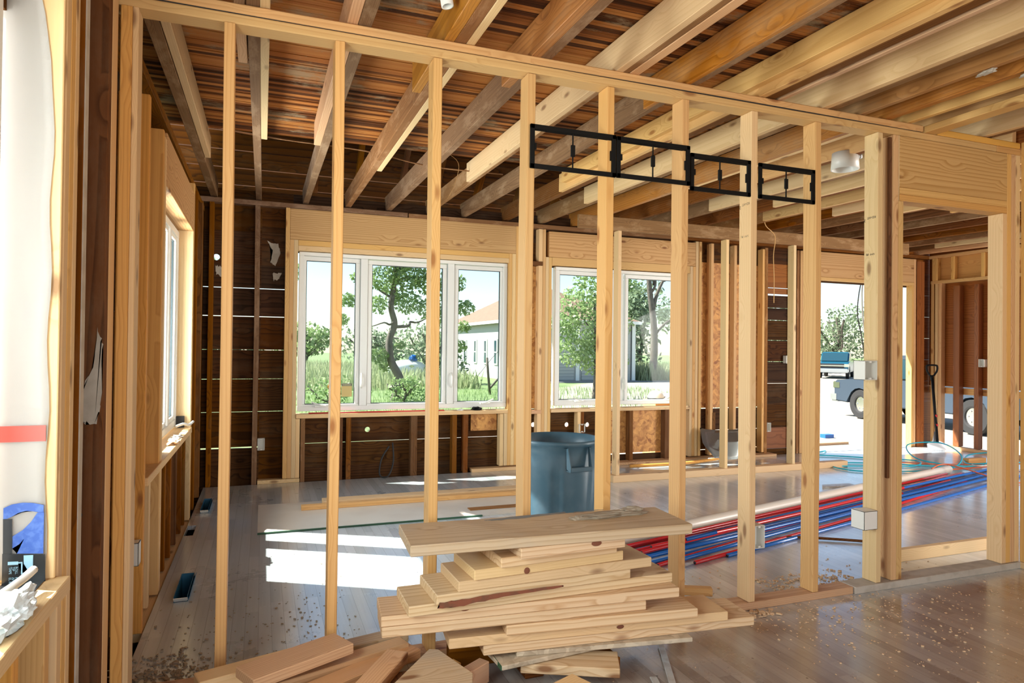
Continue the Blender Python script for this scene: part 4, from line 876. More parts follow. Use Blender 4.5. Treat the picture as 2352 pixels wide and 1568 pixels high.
# ------------------------------------------------------------------ offcut pile
def quadslab(name, fl, fr, bl, t, z, mat, label, z1=None):
    w = (Vector(bl)-Vector(fl)).length; return slab(name, fl, fr, w, t, z, mat, label, 'offcut', z1)
def S(p, z0, z): k_ = (1.295-z)/(1.295-z0); return (p[0]*k_, p[1]*k_)
z = .19; slab('lumber_offcut', S((-.013, 2.496), .125, z), S((.354, 2.676), .125, z), .135, .038, z, 'fir', 'pinkish wide offcut lying on top of the left pile', 'offcut')
z = .15; slab('lumber_offcut', (-.185, 2.485), (.20, 2.598), .085, .064, z, 'pine2', 'pale squared offcut at the far left of the pile', 'offcut')
z = .125; slab('lumber_offcut', (.066, 2.445), (.56, 2.610), .075, .038, z, 'fir', 'tan offcut with dark end in the middle of pile', 'offcut')
z = .11; slab('lumber_offcut', (.12, 2.33), (.60, 2.575), .088, .038, z, 'fir', 'long grey-topped reddish offcut pointing at the stack', 'offcut')
z = .16; slab('lumber_offcut', (.32, 2.16), (.525, 2.462), .085, .040, z, 'fir', 'pinkish offcut aimed away from viewer, pile front', 'offcut')
def prism(name, pts, z0, z1, mat, label, cat):
    cx = sum(p[0] for p in pts)/len(pts); cy = sum(p[1] for p in pts)/len(pts); bm = bmesh.new()
    a = [bm.verts.new((p[0]-cx, p[1]-cy, 0)) for p in pts]; b = [bm.verts.new((p[0]-cx, p[1]-cy, z1-z0)) for p in pts]
    bm.faces.new(a[::-1]); bm.faces.new(b)
    for i in range(len(a)): bm.faces.new((a[i], a[(i+1) % len(a)], b[(i+1) % len(b)], b[i]))
    bmesh.ops.bevel(bm, geom=list(bm.edges), offset=.002, segments=1, affect='EDGES')
    return tag(link(name, to_mesh(bm, name), mat, None, (cx, cy, z0)), label, cat)
prism('lumber_offcut', [S(p, .13, .17) for p in [(.38, 2.16), (.443, 2.306), (.618, 2.521), (.652, 2.508), (.722, 2.285), (.664, 2.10), (.5, 2.05)]], .125, .17, 'dusty', 'broad grey pointed offcut at the front right of pile', 'offcut')
slab('lumber_offcut', (.655, 2.465), (.745, 2.505), .05, .03, .065, 'amber', 'small orange offcut between pile and stack', 'offcut')
slab('lumber_offcut', (.725, 2.36), (.835, 2.43), .05, .08, .09, 'fir', 'brown-topped block right of the grey pointed offcut', 'offcut')
slab('lumber_offcut', (.30, 2.83), (.62, 2.90), .085, .038, .038, 'dusty', 'grey pale offcut behind the partition, left of stack', 'offcut')
slab('lumber_offcut', (.93, 2.02), (1.17, 2.12), .16, .038, .075, 'pine2', 'pale wide offcut at the bottom edge before the stack', 'offcut')
for i, (x, y, w_, h_, d_) in enumerate([(-.14, 2.36, .10, .085, .20), (.16, 2.30, .12, .070, .24), (.40, 2.10, .16, .12, .30), (.40, 2.45, .1, .07, .14), (.60, 2.25, .08, .122, .18), (1.0, 2.06, .1, .036, .09), (.06, 2.50, .16, .085, .09)]):
    box('lumber_offcut', (x, x+w_), (y, y+d_), (0, h_), ['fir', 'pine', 'brown', 'pine2', 'fir', 'pine', 'brown'][i], ['bottom offcut under the far left pale one', 'bottom offcut below the tan one', 'big dark bottom offcut at the pile front', 'pale bottom offcut mid-pile', 'bottom offcut under the grey pointed one', 'bottom offcut under pale wide one before the stack', 'dark bottom offcut under the pinkish wide one'][i], 'offcut')
slab('lumber_offcut', (2.06, 2.93), (2.2, 2.86), .045, .04, .06, 'pine', 'small broken pale offcut on the floor right of stack', 'offcut')
# steel rule and flat bar on the floor
slab('steel_ruler', (1.40, 1.95), (1.66, 2.49), .028, .006, .012, 'steel', 'long rusty marked steel strip pointing at the stack', 'ruler')
slab('flat_bar', (1.38, 1.95), (1.475, 2.26), .03, .006, .008, 'steel', 'short flat bar with a hole at bottom edge', 'bar')
lathe('cup', [(.03, 0), (.037, .085), (.035, .085), (.028, .003), (0, .003)], 'white', (1.24, 2.0, 0), label='pale cup rim at the bottom edge before the stack', cat='cup')
# ================================================================== DUCT BOOTS
for i, (a, b, c, d) in enumerate([holes[0], holes[2]]):
    o = empty('duct_boot', ((a+b)/2, (c+d)/2, 0), ['nearer blue duct boot rising from the left floor', 'farther blue duct boot rising from the left floor'][i], 'duct boot')
    h = .03
    boxes_mesh('sleeve', [(a, a+.003, c, d, -.2, h), (b-.003, b, c, d, -.2, h), (a, b, d-.003, d, -.2, h), (a, b, c, c+.003, -.2, .0)], 'bluemetal', o)
    bm = bmesh.new(); bm_box(bm, b-a, .034, .003, (0, -.014, 0), 0, Matrix.Rotation(-.75, 4, 'X')); link('flap', to_mesh(bm, 'flap'), 'white', o, ((a+b)/2, c+.004, .004)); 
    bm = bmesh.new(); bm_box(bm, .028, d-c, .003, (.012, 0, 0), 0, Matrix.Rotation(-1.2, 4, 'Y')); link('flap', to_mesh(bm, 'flap'), 'bluemetal', o, (b, (c+d)/2, .005))
box('floor_liner', (-.49, -.41), (4.95, 5.30), (-.12, -.10), 'amber', 'brown wood seen down in the open floor hole', 'board')
# ================================================================== MIDDLE ROOM OBJECTS
sh = empty('panel_sheet', (1.0, 5.3, 0), 'pale panel sheet lying on floor with dark green edge', 'panel')
boxes_mesh('sheet', [(-.015, 2.45, 4.875, 5.72, .0005, .011)], 'ply', sh)
boxes_mesh('green_edge', [(-.015, 1.6, 4.862, 4.8745, .0005, .012)], 'green', sh)
box('lumber_2x4', (.47, 2.5), (5.50, 5.63), (.0115, .055), 'pine2', 'upper long pale board lying on the floor panel', 'board')
box('lumber_2x4', (.30, 2.5), (5.42, 5.48), (.0115, .048), 'pine', 'lower long board lying on panel, nearer the viewer', 'board')
box('dark_strip', (1.55, 2.3), (5.02, 5.10), (.0115, .018), 'oldj', 'thin dark strip on the panel left of the bin', 'strip')
# bin
bx, by = 2.30, 4.12
bx, by = (1.99, 4.37)
bx, by = 1.905, 4.15
bn = empty('trash_bin', (bx, by, 0), 'large round blue-grey plastic bin behind the partition studs', 'bin')
bm = bmesh.new(); seg = 120; rings = []; A0 = math.radians(-86)
prof = [(.225, 0), (.232, .02), (.236, .05), (.240, .10), (.250, .30), (.262, .50), (.264, .53), (.268, .60), (.270, .655), (.282, .66), (.284, .69), (.278, .692), (.266, .688), (.262, .60), (.23, .03), (0, .03)]
for j, (r, z) in enumerate(prof):
    ring = []
    for k in range(seg):
        a = 2*PI*k/seg; rr = r
        if 3 <= j <= 5:
            u = ((a-A0)/(PI/3)+.5) % 1.0; e = min(u, 1-u); edge = min(max((e-.10)/.035, 0), 1)
            rr = r+.010*edge-.004
        ring.append(bm.verts.new((rr*math.cos(a), rr*math.sin(a), z)))
    rings.append(ring)
for a, b in zip(rings, rings[1:]):
    for k in range(seg):
        try: bm.faces.new((a[k], a[(k+1) % seg], b[(k+1) % seg], b[k]))
        except Exception: pass
bm.faces.new(rings[0][::-1])
body = link('body', to_mesh(bm, 'bin_body'), 'bin', bn, (bx, by, 0), smooth=True)
for s, aa in ((0, A0), (1, A0+PI)):
    # handle: side cheeks, grip bar and dark pocket
    h = bmesh.new(); w = .085
    for sg in (-1, 1):
        pts = [(.262, sg*w*1.25, .655), (.262, sg*w*.98, .655), (.272, sg*w, .52), (.315, sg*w*.95, .505), (.318, sg*w*.95, .535), (.282, sg*w*.98, .655)]
        f = [h.verts.new(p) for p in pts]; g = [h.verts.new((p[0], p[1]-sg*.006, p[2])) for p in pts]
        h.faces.new(f); h.faces.new(g[::-1])
        for i in range(len(f)): h.faces.new((f[i], g[i], g[(i+1) % len(f)], f[(i+1) % len(f)]))
    bm_box(h, .014, w*1.9, .030, (.311, 0, .521), .004); bm_box(h, .05, w*1.9, .006, (.288, 0, .507), .001)
    hd = link('handle', to_mesh(h, 'bin_handle'), 'bin', bn, (bx, by, 0)); hd.rotation_euler = (0, 0, aa)
M['rust'] = plain('orange_smudge', (.42, .12, .03), .7)
# pipes
def crv(a, b, bow, n=5, z=.012, zb=0): 
    a = Vector(a); b = Vector(b); d = (b-a); s = Vector((-d.y, d.x, 0)).normalized(); out = []
    for i in range(n+1): t = i/n; p = a+d*t+s*bow*math.sin(PI*t); p.z = z+zb*math.sin(PI*t); out.append(p)
    return out
tube('pvc_pipe', crv((2.05, 3.80, 0), (6.95, 5.06, 0), 0, z=.043), .041, 'pvc', 'long cream pipe along the back of the pipe bundle', 'pipe', seg=20)
cols = ['pexred', 'pexred', 'pexblue', 'pexred', 'pexblue', 'pexred', 'pexblue', 'pexblue', 'pexred', 'pexblue', 'pexred', 'pexblue']
RP = random.Random(11)
pipes = [  # start, end, colour, height
 ((2.10, 3.735), (7.0, 4.93), 'pexred', .014), ((2.10, 3.70), (6.7, 4.90), 'pexred', .036), ((2.15, 3.66), (8.0, 5.13), 'pexblue', .014), ((2.15, 3.62), (6.6, 4.78), 'pexred', .030),
 ((2.15, 3.57), (8.0, 5.05), 'pexblue', .014), ((2.2, 3.55), (6.8, 4.82), 'pexred', .048), ((2.2, 3.50), (7.9, 4.98), 'pexblue', .034), ((2.2, 3.45), (7.8, 4.90), 'pexblue', .014),
 ((2.22, 3.40), (6.5, 4.72), 'pexred', .014), ((2.30, 3.38), (7.9, 4.86), 'pexblue', .030), ((2.46, 3.37), (6.6, 4.62), 'pexred', .014), ((2.74, 3.42), (7.9, 4.78), 'pexblue', .014), ((2.3, 3.60), (6.4, 4.70), 'pexred', .060), ((2.6, 3.66), (7.9, 5.0), 'pexblue', .060)]
nr = nb = 0
for a, b, c, z in pipes:
    if c == 'pexred': nr += 1; lb = '%s red pipe from the back of the bundle on floor' % ORD[nr-1]
    else: nb += 1; lb = '%s blue pipe from the back of the bundle on floor' % ORD[nb-1]
    if b[1] == 4.62: lb = 'red pipe with open end nearest viewer between studs'
    if a[0] == 2.74: lb = 'foremost blue pipe, its open end starting right of red one'
    P = crv((a[0], a[1], 0), (b[0], b[1], 0), RP.uniform(-.05, .06), 8, z)
    tube('water_pipe', P, .0125, c, lb, 'pipe', group='coloured pipes on the floor', seg=10, caps=True)
    e = lathe('pipe_bore', [(0, .0005), (.0095, .0005), (.0095, 0)], 'blk', P[0]-(P[1]-P[0]).normalized()*.0006, None, 12, axis=-(P[1]-P[0]))
    pp = [o for o in C.objects if o.name.startswith('water_pipe')][-1]
    e.parent = pp; e.location -= pp.location
# teal hose loops, orange cord, twine
tube('air_hose', [(6.3, 6.45, .012), (6.6, 6.3, .012), (6.95, 6.0, .012), (7.3, 5.7, .012), (6.9, 5.45, .012), (6.35, 5.62, .012), (6.0, 5.70, .012), (6.05, 5.40, .012), (6.6, 5.22, .012), (7.2, 5.20, .02), (7.55, 5.35, .12), (7.75, 5.75, .20), (7.45, 5.95, .16), (7.2, 5.6, .05), (7.5, 5.2, .02), (7.95, 5.25, .06), (8.3, 5.5, .09), (8.1, 5.65, .05), (7.6, 5.3, .03), (7.9, 5.0, .08), (8.4, 4.9, .02)], .0075, 'teal', 'teal air hose looping over floor before the doorway', 'hose', smoothn=8)
tube('air_hose', [(6.6, 6.55, .012), (6.9, 6.7, .0), (7.3, 7.6, -.2), (8.3, 9.3, -.58)], .0075, 'teal', 'thin teal hose trailing out through the doorway', 'hose', smoothn=8)
tube('air_hose', [(6.1, 5.95, .012), (6.6, 5.75, .012), (7.2, 5.35, .012), (7.6, 5.15, .03)], .0075, 'teal', 'second teal hose strand lying left of the loops', 'hose', smoothn=8)
tube('extension_cord', [(6.6, 5.8, .01), (6.9, 5.75, .01), (7.3, 5.5, .01), (7.9, 5.3, .01), (8.3, 5.5, .02), (8.0, 5.15, .02), (7.4, 5.1, .03), (7.0, 5.12, .02), (8.2, 5.0, .06), (8.5, 5.3, .01)], .006, 'cordor', 'orange cord tangled behind the teal hose loops', 'cord', smoothn=8)
tube('extension_cord', [(6.55, 4.95, .09), (6.75, 4.98, .12), (6.85, 4.85, .10), (7.0, 4.5, .02), (7.3, 4.3, .01), (7.7, 4.2, .01)], .006, 'cordor', 'orange cord draped over the end of the pipes', 'cord', smoothn=8)
tube('twine', [(7.3, 5.05, .08), (7.2, 4.92, .09), (7.45, 4.8, .09), (7.5, 4.6, .03), (7.9, 4.5, .01), (7.6, 4.75, .05), (7.35, 4.95, .09)], .006, 'cordpk', 'pale twine tied around the blue pipe ends', 'twine', smoothn=8)
box('lumber_offcut', (7.75, 8.05), (5.40, 5.47), (0, .06), 'pine', 'small pale offcut at the doorway post, behind the hoses', 'offcut')
prism('trowel_blade', [(4.98, 4.86), (5.35, 4.80), (5.36, 4.90), (5.05, 4.93)], .0, .02, 'steel', 'flat grey scraper lying on the floor left of posts', 'scraper')
tube('wood_splinter', [(3.05, 3.50, .012), (3.4, 3.62, .016), (3.9, 3.35, .012)], .009, 'brown', 'long thin brown splinter on the floor left of posts', 'splinter', smoothn=5)
# scraper spade leaning in corner
sx, sy = 8.33, 6.22
sp = empty('floor_scraper', (sx, sy, 0), 'long black D-handled floor scraper standing by right wall', 'scraper')
tube('shaft', [(sx, sy, .12), (sx+.03, sy+.10, .98)], .017, 'black', parent=sp)
def dgrip(cx, cy, z, parent):
    P = [(-.02, 0, 0), (-.055, 0, .06), (-.062, 0, .115), (-.045, 0, .14), (.045, 0, .14), (.062, 0, .115), (.055, 0, .06), (.02, 0, 0)]
    bm = bmesh.new(); tube_bm(bm, smooth_path(P, 4), .012, 8); tube_bm(bm, [(0, 0, -.06), (0, 0, .01)], .022, 10)
    q = link('grip', to_mesh(bm, 'grip'), 'black', parent, (cx, cy, z), smooth=True); q.rotation_euler = (0, 0, -.7); return q
dgrip(sx+.031, sy+.104, .99, sp)
bm = bmesh.new(); f = [bm.verts.new(p) for p in [(-.09, 0, .02), (.09, 0, .02), (.09, .01, .10), (.03, .02, .14), (.012, .015, .26), (-.012, .015, .26), (-.03, .02, .14), (-.09, .01, .10)]]
bm.faces.new(f); bmesh.ops.solidify(bm, geom=bm.faces[:], thickness=.006); q = link('blade', to_mesh(bm, 'blade'), 'alu', sp, (sx, sy, 0)); q.rotation_euler = (-.1, 0, -.35); q.scale = (1.4, 1, 1)
boxes_mesh('tooth_strip', [(sx-.12+i*.016, sx-.112+i*.016, sy-.02, sy-.015, .0, .022) for i in range(15)], 'alu', sp)
for i, z in enumerate((.33, .45)): lathe('red_band', [(.018, 0), (.020, 0), (.020, .03), (.018, .03)], 'redtape', (sx+.004+z*.03, sy+(z-.12)*.116, z), sp, 16)
# scoop shovel lying against the far wall
shv = empty('scoop_shovel', (5.0, 6.35, 0), 'wide grey metal scoop shovel leaning low against the far wall', 'shovel')
bm = bmesh.new(); g = []
for i in range(9):
    u = i/8; row = []
    for k in range(7):
        v = k/6-.5; wd = .15+.10*min(1, u*2.2); row.append(bm.verts.new((v*2*wd, u*.40, .05*(abs(v)*2)**3+.03*(1-u)**3)))
    g.append(row)
for a, b in zip(g, g[1:]):
    for k in range(6): bm.faces.new((a[k], a[k+1], b[k+1], b[k]))
bmesh.ops.solidify(bm, geom=bm.faces[:], thickness=.004)
q = link('scoop', to_mesh(bm, 'scoop'), 'alu', shv, (5.0, 6.28, .03), smooth=True); q.rotation_euler = (.95, 0, -.35)
tube('handle', [(4.98, 6.30, .06), (4.4, 6.22, .045), (3.75, 6.30, .03)], .017, 'amber', parent=shv, smoothn=4)
tube('collar', [(4.98, 6.30, .06), (4.75, 6.27, .055)], .021, 'alu', parent=shv)
# sill objects
tube('red_level', [(.42, 6.62, .652), (1.75, 6.615, .652)], .007, 'redtape', 'thin red strip lying on the big window sill', 'strip')
crumple('tape_measure', (2.10, 6.63, .644), .055, .035, .022, 'black', 'black rounded tool on the big window sill', 'tool', 31, 3)
box('flashing_scrap', (2.442, 2.462), (6.66, 6.70), (.70, .80), 'tapeblack', 'dark blue-black tape scrap in corner right of big window', 'tape')
boxes_mesh('wrap_strip', [(2.445, 2.475, 6.69, 6.70, .80, 1.05)], 'wrap', label='white wrap strip right of the big window with red mark', cat='wrap')
crumple('debris', (1.93, 6.62, .644), .03, .02, .012, 'white', 'small white scrap on big window sill', 'debris', 33, 3)
tube('black_cable', [(1.20, 6.66, .30), (1.12, 6.63, .18), (1.10, 6.60, .03), (1.18, 6.58, .02), (1.24, 6.64, .15), (1.24, 6.69, .33)], .008, 'blk', 'black cable loop hanging below the big window', 'cable', smoothn=6)
# sawdust and chips scattered on the floor: nobody could count them
def chips(name, n, region, mat, label, seed, size=(.004, .016)):
    rr = random.Random(seed); bm = bmesh.new()
    for i in range(n):
        x, y = region(rr); s = rr.uniform(*size); a = rr.uniform(0, PI); h = s*rr.uniform(.15, .5)
        m_ = Matrix.Translation((x, y, h*.5+.001)) @ Matrix.Rotation(a, 4, 'Z') @ Matrix.Rotation(rr.uniform(-.3, .3), 4, 'X')
        bm_box(bm, s, s*rr.uniform(.3, .9), h, (0, 0, 0), 0, m_)
    return tag(link(name, to_mesh(bm, name), mat), label, 'sawdust', None, 'stuff')
def reg1(rr):
    while True:
        x = rr.gauss(2.75, .45); y = rr.gauss(2.55, .35)
        if y > 2.80 or (y < 2.68 and x > 2.15): return x, y
def reg2(rr):
    while True:
        x = rr.gauss(3.3, .7); y = rr.gauss(2.35, .4)
        if y < 2.67 and x < 4.3: return x, y
chips('sawdust', 650, reg1, 'sawdust', 'wood shavings scattered around the partition bottom plate', 1, (.003, .011))
chips('sawdust', 320, reg2, 'sawdust', 'fine shavings over the glossy near floor', 2, (.002, .0055))
chips('sawdust', 300, lambda rr: (rr.uniform(-.46, .45), 2.80+abs(rr.gauss(0, .45))), 'heapdust', 'brown crumbs on the floor along the left wall', 3, (.003, .012))
chips('sawdust', 260, lambda rr: (rr.gauss(-.35, .09), 2.84+abs(rr.gauss(0, .12))), 'heapdust', 'clumps of grey dust at the left end of partition', 4, (.006, .016))
chips('sawdust', 200, lambda rr: (rr.uniform(2.6, 3.2), rr.uniform(2.80, 3.05)), 'sawdust', 'heap of shavings behind the plate by stamped post', 5, (.006, .02))
chips('sawdust', 90, lambda rr: (rr.uniform(2.0, 2.4), rr.uniform(2.60, 2.68)), 'sawdust', 'shavings beside the reddish plate right of stack', 6, (.006, .022))

# ================================================================== OUTSIDE
GZ = -.6
bm = bmesh.new(); bmesh.ops.create_grid(bm, x_segments=2, y_segments=2, size=150); g = link('ground', to_mesh(bm, 'ground'), 'ground', None, (20, 40, GZ)); tag(g, kind='structure')
def leaves(bm, c, r, n, s, rr, squash=1.0):
    for i in range(n):
        while True:
            p = Vector((rr.uniform(-1, 1), rr.uniform(-1, 1), rr.uniform(-1, 1)))
            if .25 < p.length < 1: break
        p = Vector((p.x*r, p.y*r, p.z*r*squash))+Vector(c); sz = s*rr.uniform(.6, 1.3)
        q = Vector((rr.gauss(0, 1), rr.gauss(0, 1), rr.gauss(0, 1)+.6)).normalized(); u = q.orthogonal().normalized(); u = (Matrix.Rotation(rr.uniform(0, 6.28), 3, q) @ u); v = q.cross(u)
        bm.faces.new([bm.verts.new(p+u*sz*.5*a+v*sz*.27*b) for a, b in ((-1, -.2), (0, -1), (1, 0), (0, 1))])
def branch_path(rr, a, b, n, w):
    a = Vector(a); b = Vector(b); return [a+(b-a)*(i/n)+Vector((rr.gauss(0, w), rr.gauss(0, w), rr.gauss(0, w)))*(0 if i in (0, n) else 1) for i in range(n+1)]
def tree(label, base, trunk, branches, blobs, leaf, ls, seed, tr=.2, cat='tree', group=None):
    rr = random.Random(seed); t = empty('tree', base, label, cat, group); bm = bmesh.new(); B = Vector(base)
    P = smooth_path(trunk, 4); n = len(P); tube_bm(bm, P, tr, 10, taper=[tr*(1-.6*i/(n-1)) for i in range(n)])
    for a, b, r in branches:
        Q = smooth_path(branch_path(rr, a, b, 4, (Vector(b)-Vector(a)).length*.06), 3); m_ = len(Q); tube_bm(bm, Q, r, 6, taper=[r*(1-.8*i/(m_-1)) for i in range(m_)])
    link('trunk', to_mesh(bm, 'trunk'), 'bark', t, B, smooth=True)
    if blobs:
        bm = bmesh.new()
        for c, r, n_ in blobs: leaves(bm, c, r, n_, ls, rr, .8)
        link('foliage', to_mesh(bm, 'foliage'), leaf, t, B)
    return t
# the crooked tree behind the middle pane (about 23 m away)
tb = (4.35, 23.3, GZ)
def px(x, y, Y):  # only used while placing: world offset in metres from the tree foot
    return (x, y)
tk = [(0, 0, -.1), (.12, 0, .4), (.18, 0, .8), (-.12, 0, 1.4), (-.18, .1, 2.1), (0, .1, 2.7), (-.15, 0, 3.3), (-.05, 0, 4.1), (0, 0, 5.0), (.1, 0, 6.2)]
br = [((0, .1, 2.6), (1.3, .3, 3.0), .07), ((1.2, .3, 2.9), (2.3, 0, 3.5), .04), ((-.1, 0, 4.0), (1.2, 0, 4.6), .07), ((0, 0, 2.8), (-.8, .2, 2.6), .05), ((-.8, .2, 2.6), (-.9, 0, 1.6), .025), ((-.1, 0, 3.6), (-1.5, .3, 4.4), .05), ((0, 0, 4.6), (1.9, 0, 5.6), .05), ((0, 0, 5), (-1.2, 0, 6), .05)]
bl = []
for (pxx, pyy, pr, n) in [(872, 640, 36, 420), (935, 628, 42, 560), (985, 640, 40, 480), (866, 700, 28, 200), (935, 690, 36, 380), (985, 705, 34, 330), (905, 585, 55, 600), (960, 570, 50, 420), (1050, 640, 26, 200), (1068, 700, 24, 190), (1075, 745, 18, 150), (1056, 792, 20, 170), (800, 690, 22, 190), (788, 735, 17, 120), (815, 640, 16, 80), (868, 815, 24, 260), (884, 842, 14, 90), (905, 665, 30, 260), (1020, 660, 34, 260), (1020, 720, 30, 180), (850, 560, 50, 300), (1020, 560, 60, 350), (915, 790, 12, 60)]:
    bl.append((((pxx-905)/66, R.uniform(-.3, .3), (920-pyy)/66), pr/66, n))
tree('crooked grey-trunked tree seen through middle pane of big window', tb, tk, br, bl, 'leafA', .15, 41, .17)
# round leafy young tree outside the second window
tb2 = (11.6, 22.15, GZ)
bl = [((x, y, z*.85-.75), r*.9, n) for x, y, z, r, n in [(0, 0, 2.7, .9, 520), (-.9, 0, 3.0, .8, 420), (.5, .2, 3.4, .9, 480), (-.5, 0, 4.0, 1.0, 560), (-1.2, 0, 4.3, .7, 330), (.2, 0, 4.9, .8, 420), (-.7, 0, 5.2, .8, 380), (.9, 0, 4.3, .8, 330), (.6, 0, 5.6, .8, 320), (-.2, 0, 6.2, .7, 300), (.9, 0, 2.6, .6, 200)]]
tree('bushy light green young tree outside the two-pane window', tb2, [(0, 0, -.1), (.08, 0, 1.0), (.02, 0, 2.4), (0, 0, 4.0)], [((0, 0, 2.4), (-.8, 0, 3.6), .04), ((0, 0, 2.6), (.8, 0, 3.8), .04)], bl, 'leafB', .17, 43, .10)
# bare dead tree and dark trees right of it
tree('bare forked dead tree behind the right pane of second window', (23.3, 36.5, GZ), [(0, 0, -.1), (.1, 0, 3), (-.3, 0, 6), (-.4, 0, 8.6)], [((0, 0, 4.5), (1.6, 0, 8.2), .14), ((.8, 0, 6.3), (2.9, 0, 8.0), .08), ((-.2, 0, 5.5), (.5, 0, 8.9), .10), ((1.2, 0, 5), (3.2, 0, 7.0), .07), ((0, 0, 6), (-1.0, 0, 8.8), .07), ((.3, 0, 3), (2.8, 0, 5.6), .09), ((1.6, 0, 6.8), (2.0, 0, 9), .05)], [], 'leafC', .2, 44, .28)
def bush(label, base, r, h, n, leaf, ls, seed, cat='tree', group=None, k=7):
    rr = random.Random(seed); t = empty('shrub' if cat == 'shrub' else 'tree', base, label, cat, group); B = Vector(base)
    bm = bmesh.new(); tube_bm(bm, [(0, 0, -.1), (.1*r, 0, h*.4), (0, 0, h*.8)], .05*r, 7)
    for i in range(4): a = rr.uniform(0, 6.28); tube_bm(bm, branch_path(rr, (0, 0, h*.2), (math.cos(a)*r*.7, math.sin(a)*r*.5, h*.75), 3, .08*r), .025*r, 5)
    link('trunk', to_mesh(bm, 'trunk'), 'bark', t, B); bm = bmesh.new()
    for i in range(k):
        c = (rr.uniform(-.6, .6)*r, rr.uniform(-.4, .4)*r, h*rr.uniform(.25, .85)); rad = r*rr.uniform(.35, .6)*(1 if c[2] < h*.7 else .75); leaves(bm, c, rad, n//k, ls, rr, min(1.2, h/(2*r)+.4))
    link('foliage', to_mesh(bm, 'foliage'), leaf, t, B); return t
hedges = [(-3.2, 60, 3.3, 4.2, 'leafC', 'grey-green tree at left edge of the big window view'), (3.5, 62, 3.2, 4.6, 'leafA', 'round green bush tree seen in the first pane'), (10.3, 66, 3.6, 4.4, 'leafC', 'second green bush tree behind the first mullion'), (17.2, 62, 3.4, 4.3, 'leafA', 'green thicket tree left of the crooked trunk'), (24.5, 66, 4, 4.9, 'leafC', 'green thicket tree right of the crooked trunk')]
for i, (x, y, r, h, lf, lb) in enumerate(hedges): bush(lb, (x, y, GZ), r, h*.82, 1500, lf, .42, 60+i)
bush('loose willow-like shrub right of the crooked trunk', (8.3, 34, GZ), 1.9, 3.4, 1500, 'leafC', .24, 71, 'shrub')
bush('low leafy shrub at the foot of the crooked tree', (4.3, 21.5, GZ), .9, .9, 600, 'leafB', .13, 72, 'shrub')
bush('low pale shrub seen at bottom of the first pane', (1.9, 21.0, GZ), 1.0, .9, 550, 'leafB', .13, 73, 'shrub')
for i, (x, y, r, h, lf, lb) in enumerate([(25.6, 42, 3.0, 6.6, 'leafC', 'grey-green tree behind the bare dead tree'), (27.2, 48, 2.4, 8.4, 'leafA', 'tall green tree left of the bare dead tree'), (31.5, 43, 3.0, 6.0, 'leafC', 'dim tree right of the bare dead tree'), (37.0, 45, 3.4, 8.8, 'leafA', 'tall tree at upper left of the doorway view'), (45, 48, 4.0, 6.4, 'leafC', 'dusty green tree above the teal pickup'), (53, 50, 4.2, 6.6, 'leafC', 'dusty green tree right of the teal pickup'), (36, 51, 3.6, 6.4, 'leafC', 'tree hidden mostly behind the slatted dark boards')]):
    bush(lb, (x, y, GZ), r, h, 2600, lf, .36, 80+i, k=10)
# overhanging twig with leaves at the first pane
tree('dark drooping leafy twig hanging into view at first pane', (1.75, 15.0, GZ), [(-5.5, 0, -.1), (-5.4, 0, 4.0), (-4.2, 0, 6.4), (-1.5, 0, 6.6), (-.6, 0, 6.2), (.15, 0, 5.6), (.35, 0, 4.4)], [((.15, 0, 5.6), (-.1, 0, 3.9), .02), ((-.6, 0, 6.2), (-.5, 0, 4.6), .02)], [((.35, 0, 4.9), .26, 60), ((.45, 0, 4.4), .22, 40), ((.25, 0, 5.3), .25, 40), ((.3, 0, 3.9), .15, 18), ((-.4, 0, 4.8), .12, 10)], 'leafA', .16, 91, .03)
tree('leafy branch end poking in at the left of first pane', (-.1, 17.0, GZ), [(-2.0, 0, -.1), (-2.0, 0, 2.5), (-1.2, 0, 3.4), (.2, 0, 3.7)], [], [((.55, 0, 3.7), .5, 170), ((.3, 0, 3.9), .6, 150), ((-.6, 0, 3.8), .7, 150)], 'leafA', .16, 92, .06)
# tall grass fields
def grass(name, n, rect, h, mat, label, seed):
    rr = random.Random(seed); bm = bmesh.new()
    for i in range(n):
        x = rr.uniform(rect[0], rect[1]); y = rr.uniform(rect[2], rect[3]); hh = h*rr.uniform(.5, 1.2); w = hh*.045; a = rr.uniform(0, PI); lx, ly = rr.gauss(0, .2)*hh, rr.gauss(0, .2)*hh
        c_, s_ = math.cos(a)*w, math.sin(a)*w
        bm.faces.new([bm.verts.new(p) for p in [(x-c_, y-s_, 0), (x+c_, y+s_, 0), (x+lx*.5+c_*.7, y+ly*.5+s_*.7, hh*.6), (x+lx, y+ly, hh), (x+lx*.5-c_*.7, y+ly*.5-s_*.7, hh*.6)]])
    return tag(link(name, to_mesh(bm, name), mat, None, (0, 0, GZ)), label, 'grass', None, 'stuff')
grass('tall_grass', 8000, (-2, 9.5, 29, 52), .85, 'straw', 'tall pale meadow grass beyond the crooked tree', 1)
grass('tall_grass', 6000, (21.5, 34, 35, 41), 1.0, 'straw', 'tall seeding grass before the bare dead tree', 2)
grass('lawn_grass', 6000, (0, 17, 17, 28), .22, 'leafB', 'short lawn grass near the crooked tree', 3)
